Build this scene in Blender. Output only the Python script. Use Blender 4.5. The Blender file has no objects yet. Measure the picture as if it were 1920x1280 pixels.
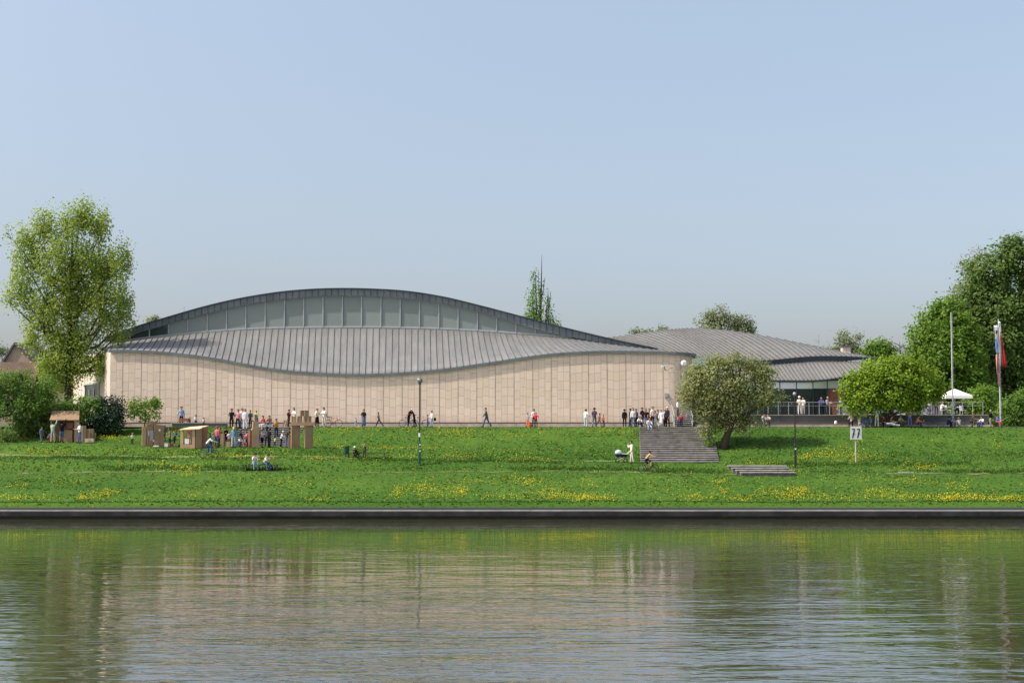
import bpy, bmesh, math, random
import numpy as np
from mathutils import Vector, Matrix, noise as mnoise
random.seed(7); RNG = np.random.default_rng(11)
scene = bpy.context.scene
COL = scene.collection
PI = math.pi

# ------------------------------------------------------------------ camera
FPX = 2520.0            # focal length in pixels of the 1920 px photograph
EYE = 7.2               # eye height above the river
TP = 150.0 / FPX        # tangent of the upward pitch
PITCH = math.atan(TP)
cam_d = bpy.data.cameras.new('camera'); cam = bpy.data.objects.new('camera', cam_d); COL.objects.link(cam)
cam_d.sensor_width = 36; cam_d.lens = 36 * FPX / 1920
cam_d.clip_end = 8000; cam_d.clip_start = 0.5
cam.location = (0, 0, EYE); cam.rotation_euler = (PI / 2 + PITCH, 0, 0)
scene.camera = cam

# ------------------------------------------------------------------ light
SUN = Vector((-0.605, -0.185, 0.775)).normalized()
world = bpy.data.worlds.new('World'); scene.world = world; world.use_nodes = True
wn = world.node_tree.nodes; wl = world.node_tree.links
sky = wn.new('ShaderNodeTexSky'); sky.sky_type = 'NISHITA'; sky.sun_disc = False
sky.sun_elevation = math.asin(SUN.z); sky.sun_rotation = math.atan2(SUN.x, SUN.y)
sky.air_density = 1.0; sky.dust_density = 2.2; sky.ozone_density = 1.6; sky.altitude = 200
tcw = wn.new('ShaderNodeTexCoord'); sxw = wn.new('ShaderNodeSeparateXYZ'); wl.new(tcw.outputs['Generated'], sxw.inputs[0])
mrw = wn.new('ShaderNodeMapRange'); wl.new(sxw.outputs[2], mrw.inputs[0]); mrw.inputs[1].default_value = 0.02; mrw.inputs[2].default_value = 0.15
hz = wn.new('ShaderNodeMix'); hz.data_type = 'RGBA'; wl.new(mrw.outputs[0], hz.inputs[0])      # spring haze: paler high sky, greyer horizon
hz.inputs[6].default_value = (0.545, 0.53, 0.625, 1); hz.inputs[7].default_value = (0.93, 0.80, 0.73, 1)
mul = wn.new('ShaderNodeMix'); mul.data_type = 'RGBA'; mul.blend_type = 'MULTIPLY'; mul.inputs[0].default_value = 1.0
mr2 = wn.new('ShaderNodeMapRange'); wl.new(sxw.outputs[2], mr2.inputs[0]); mr2.inputs[1].default_value = 0.15; mr2.inputs[2].default_value = 0.33
h2 = wn.new('ShaderNodeMix'); h2.data_type = 'RGBA'; wl.new(mr2.outputs[0], h2.inputs[0]); wl.new(hz.outputs[2], h2.inputs[6]); h2.inputs[7].default_value = (1.38, 1.15, 0.94, 1)
wl.new(sky.outputs[0], mul.inputs[6]); wl.new(h2.outputs[2], mul.inputs[7])
wl.new(mul.outputs[2], wn['Background'].inputs[0]); wn['Background'].inputs[1].default_value = 0.135
sun_d = bpy.data.lights.new('sun', 'SUN'); sun_d.energy = 3.3; sun_d.angle = math.radians(0.55); sun_d.color = (1.0, 0.95, 0.87)
sun = bpy.data.objects.new('sun', sun_d); COL.objects.link(sun)
sun.rotation_euler = (-SUN).to_track_quat('-Z', 'Y').to_euler()
scene.view_settings.view_transform = 'Standard'; scene.view_settings.look = 'None'
scene.view_settings.exposure = 0.66; scene.view_settings.gamma = 1.0
scene.render.engine = 'CYCLES'

# ------------------------------------------------------------------ helpers
def P(px, py, Y):
    """world point seen at photo pixel (px, py) at distance Y along the view axis"""
    v = (640 - py) / FPX; u = (px - 960) / FPX
    cy = math.cos(PITCH) - v * math.sin(PITCH); cz = math.sin(PITCH) + v * math.cos(PITCH)
    t = Y / cy
    return Vector((u * t, Y, EYE + cz * t))
def XP(px, Y): return P(px, 790, Y).x
def lerp_tab(tab, x):
    return float(np.interp(x, [a for a, b in tab], [b for a, b in tab]))
def smooth_tab(tab):
    xs = np.array([a for a, b in tab], float); ys = np.array([b for a, b in tab], float)
    d = np.gradient(ys, xs)
    def f(x):
        x = min(max(x, xs[0]), xs[-1]); i = min(max(int(np.searchsorted(xs, x)) - 1, 0), len(xs) - 2)
        h = xs[i + 1] - xs[i]; t = (x - xs[i]) / h
        return float((2*t**3-3*t**2+1)*ys[i] + (t**3-2*t**2+t)*h*d[i] + (-2*t**3+3*t**2)*ys[i+1] + (t**3-t**2)*h*d[i+1])
    return f

def tag(o, label=None, cat=None, group=None, kind=None):
    if label: o['label'] = label
    if cat: o['category'] = cat
    if group: o['group'] = group
    if kind: o['kind'] = kind
    return o
def thing(name, label, cat, loc=(0, 0, 0), rotz=0, group=None):
    o = bpy.data.objects.new(name, None); COL.objects.link(o)
    o.empty_display_size = 0.2; o.location = loc; o.rotation_euler = (0, 0, rotz)
    return tag(o, label, cat, group)
class MB:
    def __init__(s): s.v = []; s.f = []; s.m = []; s.uv = None
    def add(s, verts, faces, m=0):
        o = len(s.v); s.v += [tuple(v) for v in verts]
        s.f += [tuple(i + o for i in f) for f in faces]; s.m += [m] * len(faces); return s
    def box(s, c, d, rz=0, m=0, R=None, taper=1.0):
        x, y, z = d[0] / 2, d[1] / 2, d[2] / 2
        vs = [Vector((sx * x * (taper if sz > 0 else 1), sy * y * (taper if sz > 0 else 1), sz * z)) for sz in (-1, 1) for sy in (-1, 1) for sx in (-1, 1)]
        M = R if R is not None else Matrix.Rotation(rz, 3, 'Z')
        vs = [M @ v + Vector(c) for v in vs]
        return s.add(vs, [(0, 2, 3, 1), (4, 5, 7, 6), (0, 1, 5, 4), (1, 3, 7, 5), (3, 2, 6, 7), (2, 0, 4, 6)], m)
    def tube(s, pts, rad, n=6, m=0, cap=True):
        pts = [Vector(p) for p in pts]
        if not hasattr(rad, '__len__'): rad = [rad] * len(pts)
        rings = []; ref = None
        for i, p in enumerate(pts):
            t = (pts[min(i + 1, len(pts) - 1)] - pts[max(i - 1, 0)])
            if t.length < 1e-9: t = Vector((0, 0, 1))
            t.normalize()
            if ref is None: ref = t.orthogonal().normalized()
            a = (ref - t * ref.dot(t))
            a = a.normalized() if a.length > 1e-6 else t.orthogonal().normalized()
            ref = a; b = t.cross(a)
            rings.append([p + (a * math.cos(2 * PI * k / n) + b * math.sin(2 * PI * k / n)) * rad[i] for k in range(n)])
        vs = [v for r in rings for v in r]; fs = []
        for i in range(len(pts) - 1):
            for k in range(n):
                k2 = (k + 1) % n; fs.append((i * n + k, i * n + k2, (i + 1) * n + k2, (i + 1) * n + k))
        if cap: fs.append(tuple(range(n - 1, -1, -1))); fs.append(tuple((len(pts) - 1) * n + k for k in range(n)))
        return s.add(vs, fs, m)
    def lathe(s, prof, c=(0, 0, 0), n=12, m=0, sx=1, sy=1):
        c = Vector(c); vs = [c + Vector((r * sx * math.cos(2 * PI * k / n), r * sy * math.sin(2 * PI * k / n), z)) for r, z in prof for k in range(n)]
        fs = [(i * n + k, i * n + (k + 1) % n, (i + 1) * n + (k + 1) % n, (i + 1) * n + k) for i in range(len(prof) - 1) for k in range(n)]
        fs.append(tuple(range(n - 1, -1, -1))); fs.append(tuple((len(prof) - 1) * n + k for k in range(n)))
        return s.add(vs, fs, m)
    def sphere(s, c, r, n=12, m=0, sz=1.0):
        k = n // 2
        prof = [(max(r * math.sin(PI * i / k), 0.002), -r * sz * math.cos(PI * i / k)) for i in range(k + 1)]
        return s.lathe(prof, c, n, m)
    def ring(s, c, R, r, n=20, k=6, m=0):      # torus in the XZ plane (a wheel)
        c = Vector(c); vs = []; fs = []
        for i in range(n):
            a = 2 * PI * i / n; d = Vector((math.cos(a), 0, math.sin(a)))
            for j in range(k):
                b = 2 * PI * j / k; vs.append(c + d * (R + r * math.cos(b)) + Vector((0, r * math.sin(b), 0)))
        for i in range(n):
            for j in range(k):
                fs.append((i * k + j, i * k + (j + 1) % k, ((i + 1) % n) * k + (j + 1) % k, ((i + 1) % n) * k + j))
        return s.add(vs, fs, m)
    def prism(s, poly, y0, y1, m=0):           # polygon in XZ extruded along Y
        n = len(poly); vs = [(x, y0, z) for x, z in poly] + [(x, y1, z) for x, z in poly]
        fs = [tuple(range(n)), tuple(range(2 * n - 1, n - 1, -1))] + [(i, i + n, (i + 1) % n + n, (i + 1) % n) for i in range(n)]
        return s.add(vs, fs, m)
    def build(s, name, mats, parent=None, smooth=False, world=False):
        me = bpy.data.meshes.new(name); me.from_pydata(s.v, [], s.f)
        if not isinstance(mats, (list, tuple)): mats = [mats]
        for mm in mats: me.materials.append(mm)
        if len(mats) > 1: me.polygons.foreach_set('material_index', s.m)
        bm = bmesh.new(); bm.from_mesh(me); bmesh.ops.recalc_face_normals(bm, faces=bm.faces); bm.to_mesh(me); bm.free()
        if smooth: me.polygons.foreach_set('use_smooth', [True] * len(me.polygons))
        o = bpy.data.objects.new(name, me); COL.objects.link(o)
        if parent is not None:
            o.parent = parent
            if world:
                M = Matrix.Translation(parent.location) @ parent.rotation_euler.to_matrix().to_4x4()
                me.transform(M.inverted())
        return o
def np_mesh(name, verts, faces, mats, parent=None, smooth=False):
    """fast mesh from numpy arrays; faces is an (n, k) array"""
    me = bpy.data.meshes.new(name); nf, k = faces.shape
    me.vertices.add(len(verts)); me.vertices.foreach_set('co', np.ascontiguousarray(verts, np.float32).ravel())
    me.loops.add(nf * k); me.loops.foreach_set('vertex_index', np.ascontiguousarray(faces, np.int32).ravel())
    me.polygons.add(nf); me.polygons.foreach_set('loop_start', np.arange(0, nf * k, k, dtype=np.int32))
    me.polygons.foreach_set('loop_total', np.full(nf, k, np.int32))
    if smooth: me.polygons.foreach_set('use_smooth', np.ones(nf, bool))
    me.update(calc_edges=True)
    if not isinstance(mats, (list, tuple)): mats = [mats]
    for mm in mats: me.materials.append(mm)
    o = bpy.data.objects.new(name, me); COL.objects.link(o)
    if parent is not None: o.parent = parent
    return o
def strip(name, rows, mat, parent=None, smooth=True, solid=0.0, uv=True):
    """surface through rows of points (each row a polyline of the same length), uv in metres"""
    nr, nc = len(rows), len(rows[0]); vs = [tuple(p) for r in rows for p in r]
    fs = [(i * nc + j, i * nc + j + 1, (i + 1) * nc + j + 1, (i + 1) * nc + j) for i in range(nr - 1) for j in range(nc - 1)]
    me = bpy.data.meshes.new(name); me.from_pydata(vs, [], fs); me.materials.append(mat)
    if uv:
        us = [0.0]
        for j in range(1, nc):
            a, b = Vector(rows[0][j - 1]), Vector(rows[0][j]); us.append(us[-1] + math.hypot(a.x - b.x, a.y - b.y))
        vv = [[0.0] for j in range(nc)]
        for j in range(nc):
            for i in range(1, nr): vv[j].append(vv[j][-1] + (Vector(rows[i][j]) - Vector(rows[i - 1][j])).length)
        L = me.uv_layers.new(name='uv')
        for lp in me.loops:
            i, j = divmod(lp.vertex_index, nc); L.data[lp.index].uv = (us[j], vv[j][i])
    if smooth: me.polygons.foreach_set('use_smooth', [True] * len(me.polygons))
    o = bpy.data.objects.new(name, me); COL.objects.link(o)
    if parent is not None: o.parent = parent
    if solid:
        md = o.modifiers.new('thickness', 'SOLIDIFY'); md.thickness = abs(solid); md.offset = 1.0 if solid > 0 else -1.0
    return o

# ------------------------------------------------------------------ materials
class NT:
    def __init__(s, name):
        s.mat = bpy.data.materials.new(name); s.mat.use_nodes = True
        s.t = s.mat.node_tree; s.b = s.t.nodes['Principled BSDF']
    def n(s, kind, **kw):
        x = s.t.nodes.new('ShaderNode' + kind)
        for k, v in kw.items(): setattr(x, k, v)
        return x
    def l(s, a, b): s.t.links.new(a, b)
    def put(s, sock, val):
        if hasattr(val, 'is_output') or hasattr(val, 'links'): s.l(val, sock)
        else: sock.default_value = val
    def math(s, op, a, b=None, c=None):
        x = s.n('Math', operation=op); s.put(x.inputs[0], a)
        if b is not None: s.put(x.inputs[1], b)
        if c is not None: s.put(x.inputs[2], c)
        return x.outputs[0]
    def mix(s, f, a, b, blend='MIX'):
        x = s.n('Mix', data_type='RGBA', blend_type=blend); s.put(x.inputs[0], f)
        s.put(x.inputs[6], a if hasattr(a, 'links') else (*a, 1)); s.put(x.inputs[7], b if hasattr(b, 'links') else (*b, 1))
        return x.outputs[2]
    def noise(s, vec, scale, detail=3, rough=0.5, dist=0.0):
        x = s.n('TexNoise'); s.l(vec, x.inputs['Vector']); x.inputs['Scale'].default_value = scale
        x.inputs['Detail'].default_value = detail; x.inputs['Roughness'].default_value = rough; x.inputs['Distortion'].default_value = dist
        return x.outputs[0]
    def ramp(s, f, lo, hi):
        x = s.n('MapRange'); s.put(x.inputs[0], f); x.inputs[1].default_value = lo; x.inputs[2].default_value = hi
        return x.outputs[0]
    def obj(s, scale=(1, 1, 1)):
        tc = s.n('TexCoord'); mp = s.n('Mapping'); s.l(tc.outputs['Object'], mp.inputs[0]); mp.inputs['Scale'].default_value = scale
        return mp.outputs[0]
    def uv(s, scale=(1, 1, 1)):
        tc = s.n('TexCoord'); mp = s.n('Mapping'); s.l(tc.outputs['UV'], mp.inputs[0]); mp.inputs['Scale'].default_value = scale
        return mp.outputs[0]
    def bump(s, h, dist, strength=1.0, normal=None):
        x = s.n('Bump'); s.l(h, x.inputs['Height']); x.inputs['Distance'].default_value = dist; x.inputs['Strength'].default_value = strength
        if normal is not None: s.l(normal, x.inputs['Normal'])
        return x.outputs[0]
    def done(s, col=None, rough=None, normal=None, metal=None, spec=None):
        if col is not None: s.put(s.b.inputs['Base Color'], col if hasattr(col, 'links') else (*col, 1))
        if rough is not None: s.put(s.b.inputs['Roughness'], rough)
        if normal is not None: s.l(normal, s.b.inputs['Normal'])
        if metal is not None: s.b.inputs['Metallic'].default_value = metal
        if spec is not None: s.b.inputs['Specular IOR Level'].default_value = spec
        return s.mat
def simple(name, col, rough=0.75, var=0.18, scale=2.0, metal=0.0, bump=0.0, spec=0.3):
    t = NT(name); v = t.obj(); f = t.noise(v, scale, 4, 0.6)
    c = t.mix(t.ramp(f, 0.3, 0.7), tuple(x * (1 - var) for x in col), tuple(min(x * (1 + var), 1) for x in col))
    nrm = t.bump(f, bump) if bump else None
    return t.done(c, rough, nrm, metal, spec)
_cl = {}
def cloth(rgb):
    """rgb given as picture values 0-255 of the fabric's own colour"""
    if rgb not in _cl:
        lin = tuple(((c / 255) ** 2.2) * 0.8 + 0.004 for c in rgb)
        _cl[rgb] = simple('fabric', lin, 0.9, 0.15, 9.0, spec=0.1)
    return _cl[rgb]

def stone_mat():
    t = NT('sandstone_panels'); uv = t.n('TexCoord'); sp = t.n('SeparateXYZ'); t.l(uv.outputs['UV'], sp.inputs[0])
    u = t.math('DIVIDE', sp.outputs[0], 0.601); col = t.math('FLOOR', u); fu = t.math('FRACT', u)
    w = t.n('TexWhiteNoise', noise_dimensions='1D'); t.l(col, w.inputs['W'])
    v = t.math('ADD', t.math('DIVIDE', sp.outputs[1], 0.86), t.math('MULTIPLY', w.outputs[0], 0.55))
    row = t.math('FLOOR', v); fv = t.math('FRACT', v)
    cb = t.n('CombineXYZ'); t.l(col, cb.inputs[0]); t.l(row, cb.inputs[1])
    w2 = t.n('TexWhiteNoise', noise_dimensions='2D'); t.l(cb.outputs[0], w2.inputs['Vector'])
    ju = t.math('GREATER_THAN', t.math('ABSOLUTE', t.math('SUBTRACT', fu, 0.5)), 0.462)
    jv = t.math('GREATER_THAN', t.math('ABSOLUTE', t.math('SUBTRACT', fv, 0.5)), 0.472)
    joint = t.math('MAXIMUM', ju, jv)
    a = t.mix(t.ramp(w2.outputs[0], 0, 1), (0.645, 0.525, 0.42), (0.715, 0.595, 0.48))
    a = t.mix(t.math('MULTIPLY', t.math('GREATER_THAN', w2.outputs[0], 0.92), 0.35), a, (0.58, 0.44, 0.30))
    mp = t.uv((0.9, 0.16, 1)); st = t.noise(mp, 2.2, 5, 0.65)
    a = t.mix(t.math('MULTIPLY', t.ramp(st, 0.5, 0.8), 0.35), a, (0.42, 0.35, 0.28))
    gr = t.noise(t.uv(), 7.0, 4, 0.6); a = t.mix(t.math('MULTIPLY', t.ramp(gr, 0.45, 0.75), 0.18), a, (0.68, 0.57, 0.47))
    dirt = t.math('MULTIPLY', t.ramp(t.math('ADD', sp.outputs[1], t.math('MULTIPLY', st, 1.6)), 1.7, 0.7), 0.30)
    a = t.mix(dirt, a, (0.34, 0.28, 0.21))
    run = t.noise(t.uv((2.2, 0.07, 1)), 1.6, 4, 0.6); a = t.mix(t.math('MULTIPLY', t.ramp(run, 0.56, 0.74), 0.30), a, (0.44, 0.36, 0.28))
    c = t.mix(t.math('MULTIPLY', joint, 0.36), a, (0.20, 0.15, 0.115))
    return t.done(c, 0.85, t.bump(t.math('MULTIPLY', joint, -1.0), 0.015, 0.7), spec=0.2)
def zinc_mat(name, c0, c1):
    t = NT(name); st = t.noise(t.uv((1.6, 0.22, 1)), 1.3, 6, 0.65); pt = t.noise(t.uv(), 0.45, 4, 0.6)
    sp = t.n('SeparateXYZ'); tc = t.n('TexCoord'); t.l(tc.outputs['UV'], sp.inputs[0])
    w = t.n('TexWhiteNoise', noise_dimensions='1D'); t.l(t.math('FLOOR', t.math('DIVIDE', sp.outputs[0], 0.635)), w.inputs['W'])
    a = t.mix(t.ramp(st, 0.3, 0.72), c0, c1); a = t.mix(t.math('MULTIPLY', t.ramp(pt, 0.55, 0.8), 0.35), a, tuple(min(1, x * 1.35) for x in c1))
    a = t.mix(t.math('MULTIPLY', w.outputs[0], 0.22 if name == 'weathered_zinc' else 0.05), a, tuple(x * 0.55 for x in c0))
    return t.done(a, 0.55, t.bump(pt, 0.03), 0.25, 0.4)
def grass_mat():
    t = NT('meadow_grass'); v = t.obj(); big = t.noise(t.obj((0.35, 1.2, 1)), 0.16, 5, 0.62); mid = t.noise(v, 0.9, 5, 0.65); fine = t.noise(v, 6.0, 4, 0.7)
    a = t.mix(t.ramp(big, 0.35, 0.66), (0.038, 0.096, 0.013), (0.070, 0.138, 0.019))
    a = t.mix(t.math('MULTIPLY', t.ramp(mid, 0.42, 0.72), 0.55), a, (0.034, 0.090, 0.012))
    a = t.mix(t.math('MULTIPLY', t.ramp(fine, 0.52, 0.8), 0.5), a, (0.092, 0.165, 0.026))
    soil = t.math('MULTIPLY', t.ramp(t.noise(t.obj((0.5, 1, 1)), 1.1, 3, 0.5), 0.70, 0.78), 0.5)
    a = t.mix(soil, a, (0.15, 0.13, 0.07))
    return t.done(a, 0.9, t.bump(fine, 0.04, 0.8, t.bump(mid, 0.14, 0.7)), spec=0.1)
def leaf_mat(name, c0, c1, trans=0.32):
    t = NT(name); g = t.n('NewGeometry'); r = g.outputs['Random Per Island']; cl = t.noise(t.obj(), 0.55, 3, 0.6)
    a = t.mix(r, c0, c1); a = t.mix(t.math('MULTIPLY', t.ramp(cl, 0.4, 0.7), 0.45), a, tuple(x * 1.35 for x in c1))
    t.done(a, 0.6, spec=0.2)
    tr = t.n('BsdfTranslucent'); t.l(t.mix(0.5, a, tuple(x * 1.5 for x in c1)), tr.inputs[0])
    mx = t.n('MixShader'); mx.inputs[0].default_value = trans; t.l(t.b.outputs[0], mx.inputs[1]); t.l(tr.outputs[0], mx.inputs[2])
    t.l(mx.outputs[0], t.t.nodes['Material Output'].inputs[0]); return t.mat
def water_mat():
    t = NT('river_water')
    r1 = t.noise(t.obj((0.45, 1.6, 1)), 1.35, 2, 0.5, 0.5); r2 = t.noise(t.obj((0.17, 0.50, 1)), 0.85, 2, 0.45, 0.6); r3 = t.noise(t.obj((0.9, 2.6, 1)), 3.0, 1, 0.5)
    calm = t.ramp(t.noise(t.obj((0.030, 0.085, 1)), 1.0, 2, 0.5), 0.35, 0.65)
    sp = t.n('SeparateXYZ'); tc = t.n('TexCoord'); t.l(tc.outputs['Object'], sp.inputs[0])
    lee = t.n('MapRange'); t.l(sp.outputs[1], lee.inputs[0]); lee.inputs[1].default_value = 38; lee.inputs[2].default_value = 85; lee.inputs[3].default_value = 1.0; lee.inputs[4].default_value = 0.20   # calmer in the lee of the far bank
    h = t.math('ADD', t.math('MULTIPLY', r1, t.math('MULTIPLY_ADD', calm, 0.044, 0.016)), t.math('ADD', t.math('MULTIPLY', r2, 0.090), t.math('MULTIPLY', r3, 0.004)))
    h = t.math('MULTIPLY', h, lee.outputs[0])
    murk = t.mix(t.noise(t.obj(), 0.05, 2), (0.046, 0.048, 0.024), (0.060, 0.060, 0.036))
    nrm = t.bump(h, 1.0, 1.0); t.done(murk, 0.6, nrm, spec=0.0)
    gl = t.n('BsdfGlossy'); gl.inputs['Roughness'].default_value = 0.02; gl.inputs['Color'].default_value = (1, 1, 1, 1); t.l(nrm, gl.inputs['Normal'])
    fr = t.n('Fresnel'); fr.inputs['IOR'].default_value = 1.33; t.l(nrm, fr.inputs['Normal'])
    mx = t.n('MixShader'); t.l(t.math('POWER', fr.outputs[0], 0.62), mx.inputs[0]); t.l(t.b.outputs[0], mx.inputs[1]); t.l(gl.outputs[0], mx.inputs[2])
    t.l(mx.outputs[0], t.t.nodes['Material Output'].inputs[0]); return t.mat

M = {}
M['stone'] = stone_mat()
M['zinc'] = zinc_mat('weathered_zinc', (0.185, 0.187, 0.185), (0.272, 0.274, 0.268))
M['zinc2'] = zinc_mat('pale_zinc', (0.19, 0.19, 0.18), (0.27, 0.268, 0.25))
M['seam'] = simple('zinc_seam', (0.17, 0.175, 0.18), 0.5, 0.2, 1.0, 0.3)
M['fascia'] = simple('fascia_zinc', (0.165, 0.190, 0.200), 0.5, 0.2, 0.7, 0.3)
M['fascia_dark'] = simple('dark_fascia', (0.045, 0.062, 0.075), 0.5, 0.2, 0.7, 0.2)
M['rib'] = simple('rib_stone', (0.36, 0.29, 0.225), 0.9, 0.35, 2.5)
M['plinth'] = simple('plinth_stone', (0.36, 0.32, 0.26), 0.9, 0.25, 1.5, bump=0.02)
M['shade_and_joint'] = simple('painted_shade_and_joint', (0.05, 0.04, 0.035), 0.9)  # near-black tone painted as shade in groove and underside, and for quay joints
M['plaster'] = simple('pale_plaster', (0.62, 0.53, 0.46), 0.9, 0.08, 0.8)
M['glass_blind'] = simple('glazing_blind', (0.185, 0.225, 0.215), 0.22, 0.10, 0.25, spec=0.4)
M['glass_dark'] = simple('dark_glass', (0.018, 0.03, 0.03), 0.06, 0.4, 0.3, spec=0.6)
M['glass_pale'] = simple('pale_glass', (0.30, 0.38, 0.40), 0.15, 0.15, 0.6, spec=0.5)
def pane_mat():
    t = NT('glazing_blind'); oi = t.n('ObjectInfo'); f = t.noise(t.obj((0.3, 1, 0.5)), 0.5, 3); v_ = t.math('ADD', t.math('MULTIPLY', oi.outputs['Random'], 0.6), t.math('MULTIPLY', f, 0.4))  # random tone per pane imitates uneven reflections on the glazing
    return t.done(t.mix(v_, (0.185, 0.222, 0.208), (0.255, 0.292, 0.272)), 0.2, spec=0.4)
M['glass_blind'] = pane_mat(); M['mullion'] = simple('mullion_grey', (0.40, 0.415, 0.41), 0.5, 0.08, 2.0, 0.2)
M['glass_bare'] = simple('bare_glazing', (0.035, 0.055, 0.055), 0.08, 0.3, 0.3, spec=0.6)
M['seam2'] = simple('pale_seam', (0.13, 0.13, 0.125), 0.6, 0.2, 1.0, 0.2)
M['long_grass'] = leaf_mat('long_grass', (0.034, 0.090, 0.012), (0.070, 0.140, 0.020), 0.4)
M['alu'] = simple('aluminium', (0.52, 0.54, 0.54), 0.4, 0.08, 2.0, 0.3)
M['white_panel'] = simple('white_panel', (0.84, 0.87, 0.87), 0.22, 0.04, 0.5, 0.65, spec=0.7)
M['concrete'] = simple('concrete', (0.33, 0.31, 0.28), 0.9, 0.25, 1.2, bump=0.02)
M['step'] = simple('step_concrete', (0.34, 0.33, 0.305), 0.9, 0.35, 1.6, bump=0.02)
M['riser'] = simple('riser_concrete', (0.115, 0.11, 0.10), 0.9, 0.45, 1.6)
M['grey_wall'] = simple('grey_render', (0.105, 0.108, 0.105), 0.9, 0.15, 0.8)
M['brick'] = simple('red_brick', (0.16, 0.07, 0.05), 0.9, 0.35, 4.0)
M['quay'] = simple('wet_quay_stone', (0.014, 0.015, 0.014), 0.75, 0.45, 1.1, bump=0.04)
def quay_mat():
    t = NT('wet_quay_stone'); st = t.noise(t.obj((1.0, 1, 0.25)), 1.1, 5, 0.65); sp = t.n('SeparateXYZ'); tc = t.n('TexCoord'); t.l(tc.outputs['Object'], sp.inputs[0])
    w = t.math('ADD', sp.outputs[2], t.math('MULTIPLY', st, 0.25)); c = t.mix(t.ramp(st, 0.3, 0.7), (0.014, 0.015, 0.013), (0.030, 0.031, 0.026))
    c = t.mix(t.math('MULTIPLY', t.ramp(w, 0.40, 0.10), 0.8), c, (0.012, 0.018, 0.007)); return t.done(c, 0.9, t.bump(st, 0.04), spec=0.15)
M['quay'] = quay_mat()
M['coping'] = simple('quay_coping', (0.22, 0.22, 0.20), 0.9, 0.25, 1.0)
M['quay_mid'] = simple('quay_band', (0.030, 0.031, 0.033), 0.95, 0.45, 0.7, spec=0.1)
M['bark'] = simple('bark', (0.055, 0.042, 0.030), 0.95, 0.4, 5.0, bump=0.03)
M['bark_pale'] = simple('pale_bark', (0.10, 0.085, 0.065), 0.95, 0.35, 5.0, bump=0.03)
M['card'] = simple('cardboard', (0.43, 0.30, 0.175), 0.9, 0.12, 1.5)
M['card_dark'] = simple('brown_cardboard', (0.28, 0.19, 0.115), 0.9, 0.15, 1.5)
M['card_pale'] = simple('pale_cardboard', (0.66, 0.53, 0.34), 0.9, 0.08, 1.5)
M['card_red'] = simple('reddish_cardboard', (0.26, 0.12, 0.075), 0.9, 0.2, 1.5)
M['paper'] = simple('white_paper', (0.75, 0.74, 0.72), 0.9, 0.05, 3.0)
M['black_paint'] = simple('black_paint', (0.018, 0.020, 0.020), 0.4, 0.2, 3.0, spec=0.4)
M['green_paint'] = simple('dark_green_paint', (0.012, 0.075, 0.050), 0.5, 0.2, 3.0)
M['globe'] = simple('smoked_globe', (0.16, 0.16, 0.14), 0.12, 0.1, 2.0, 0.0, spec=0.8)
M['wood'] = simple('bench_wood', (0.06, 0.045, 0.03), 0.8, 0.3, 4.0)
M['grey_paint'] = simple('grey_paint', (0.32, 0.33, 0.34), 0.5, 0.1, 3.0)
M['sign_white'] = simple('sign_white', (0.56, 0.58, 0.58), 0.6, 0.04, 3.0)
M['black'] = simple('black_rubber', (0.012, 0.012, 0.013), 0.7, 0.2, 6.0)
M['red'] = simple('red_paint', (0.42, 0.035, 0.03), 0.5, 0.15, 4.0)
M['white'] = simple('white_canvas', (0.80, 0.80, 0.79), 0.8, 0.03, 2.0)
M['skin'] = simple('skin', (0.46, 0.27, 0.19), 0.6, 0.06, 20.0)
M['dark_interior'] = simple('dark_inside', (0.05, 0.035, 0.025), 0.9)
M['slate'] = simple('slate_roof', (0.10, 0.095, 0.09), 0.8, 0.25, 1.0)
M['brown_roof'] = simple('brown_roof', (0.13, 0.085, 0.065), 0.9, 0.25, 1.0)
M['old_wall'] = simple('old_render', (0.36, 0.29, 0.22), 0.9, 0.2, 0.7)
M['steel_blue'] = simple('steel_blue', (0.10, 0.20, 0.26), 0.4, 0.1, 3.0)
M['navy'] = simple('navy_cloth', (0.015, 0.02, 0.055), 0.9, 0.2, 6.0)
M['pale_blue'] = simple('pale_blue_cloth', (0.50, 0.57, 0.64), 0.9, 0.06, 6.0)
M['worn'] = simple('worn_grass', (0.140, 0.180, 0.055), 0.95, 0.25, 1.5)
M['ledge_cap'] = simple('ledge_cap', (0.17, 0.13, 0.10), 0.9, 0.25, 2.0)
M['tan'] = simple('trodden_path', (0.25, 0.24, 0.15), 0.95, 0.2, 2.0)
M['dandelion'] = leaf_mat('dandelion_yellow', (0.62, 0.48, 0.012), (0.78, 0.64, 0.030), 0.15)
M['blade'] = leaf_mat('grass_blades', (0.050, 0.112, 0.015), (0.078, 0.146, 0.022), 0.3)
M['grass'] = grass_mat(); M['water'] = water_mat()
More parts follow.
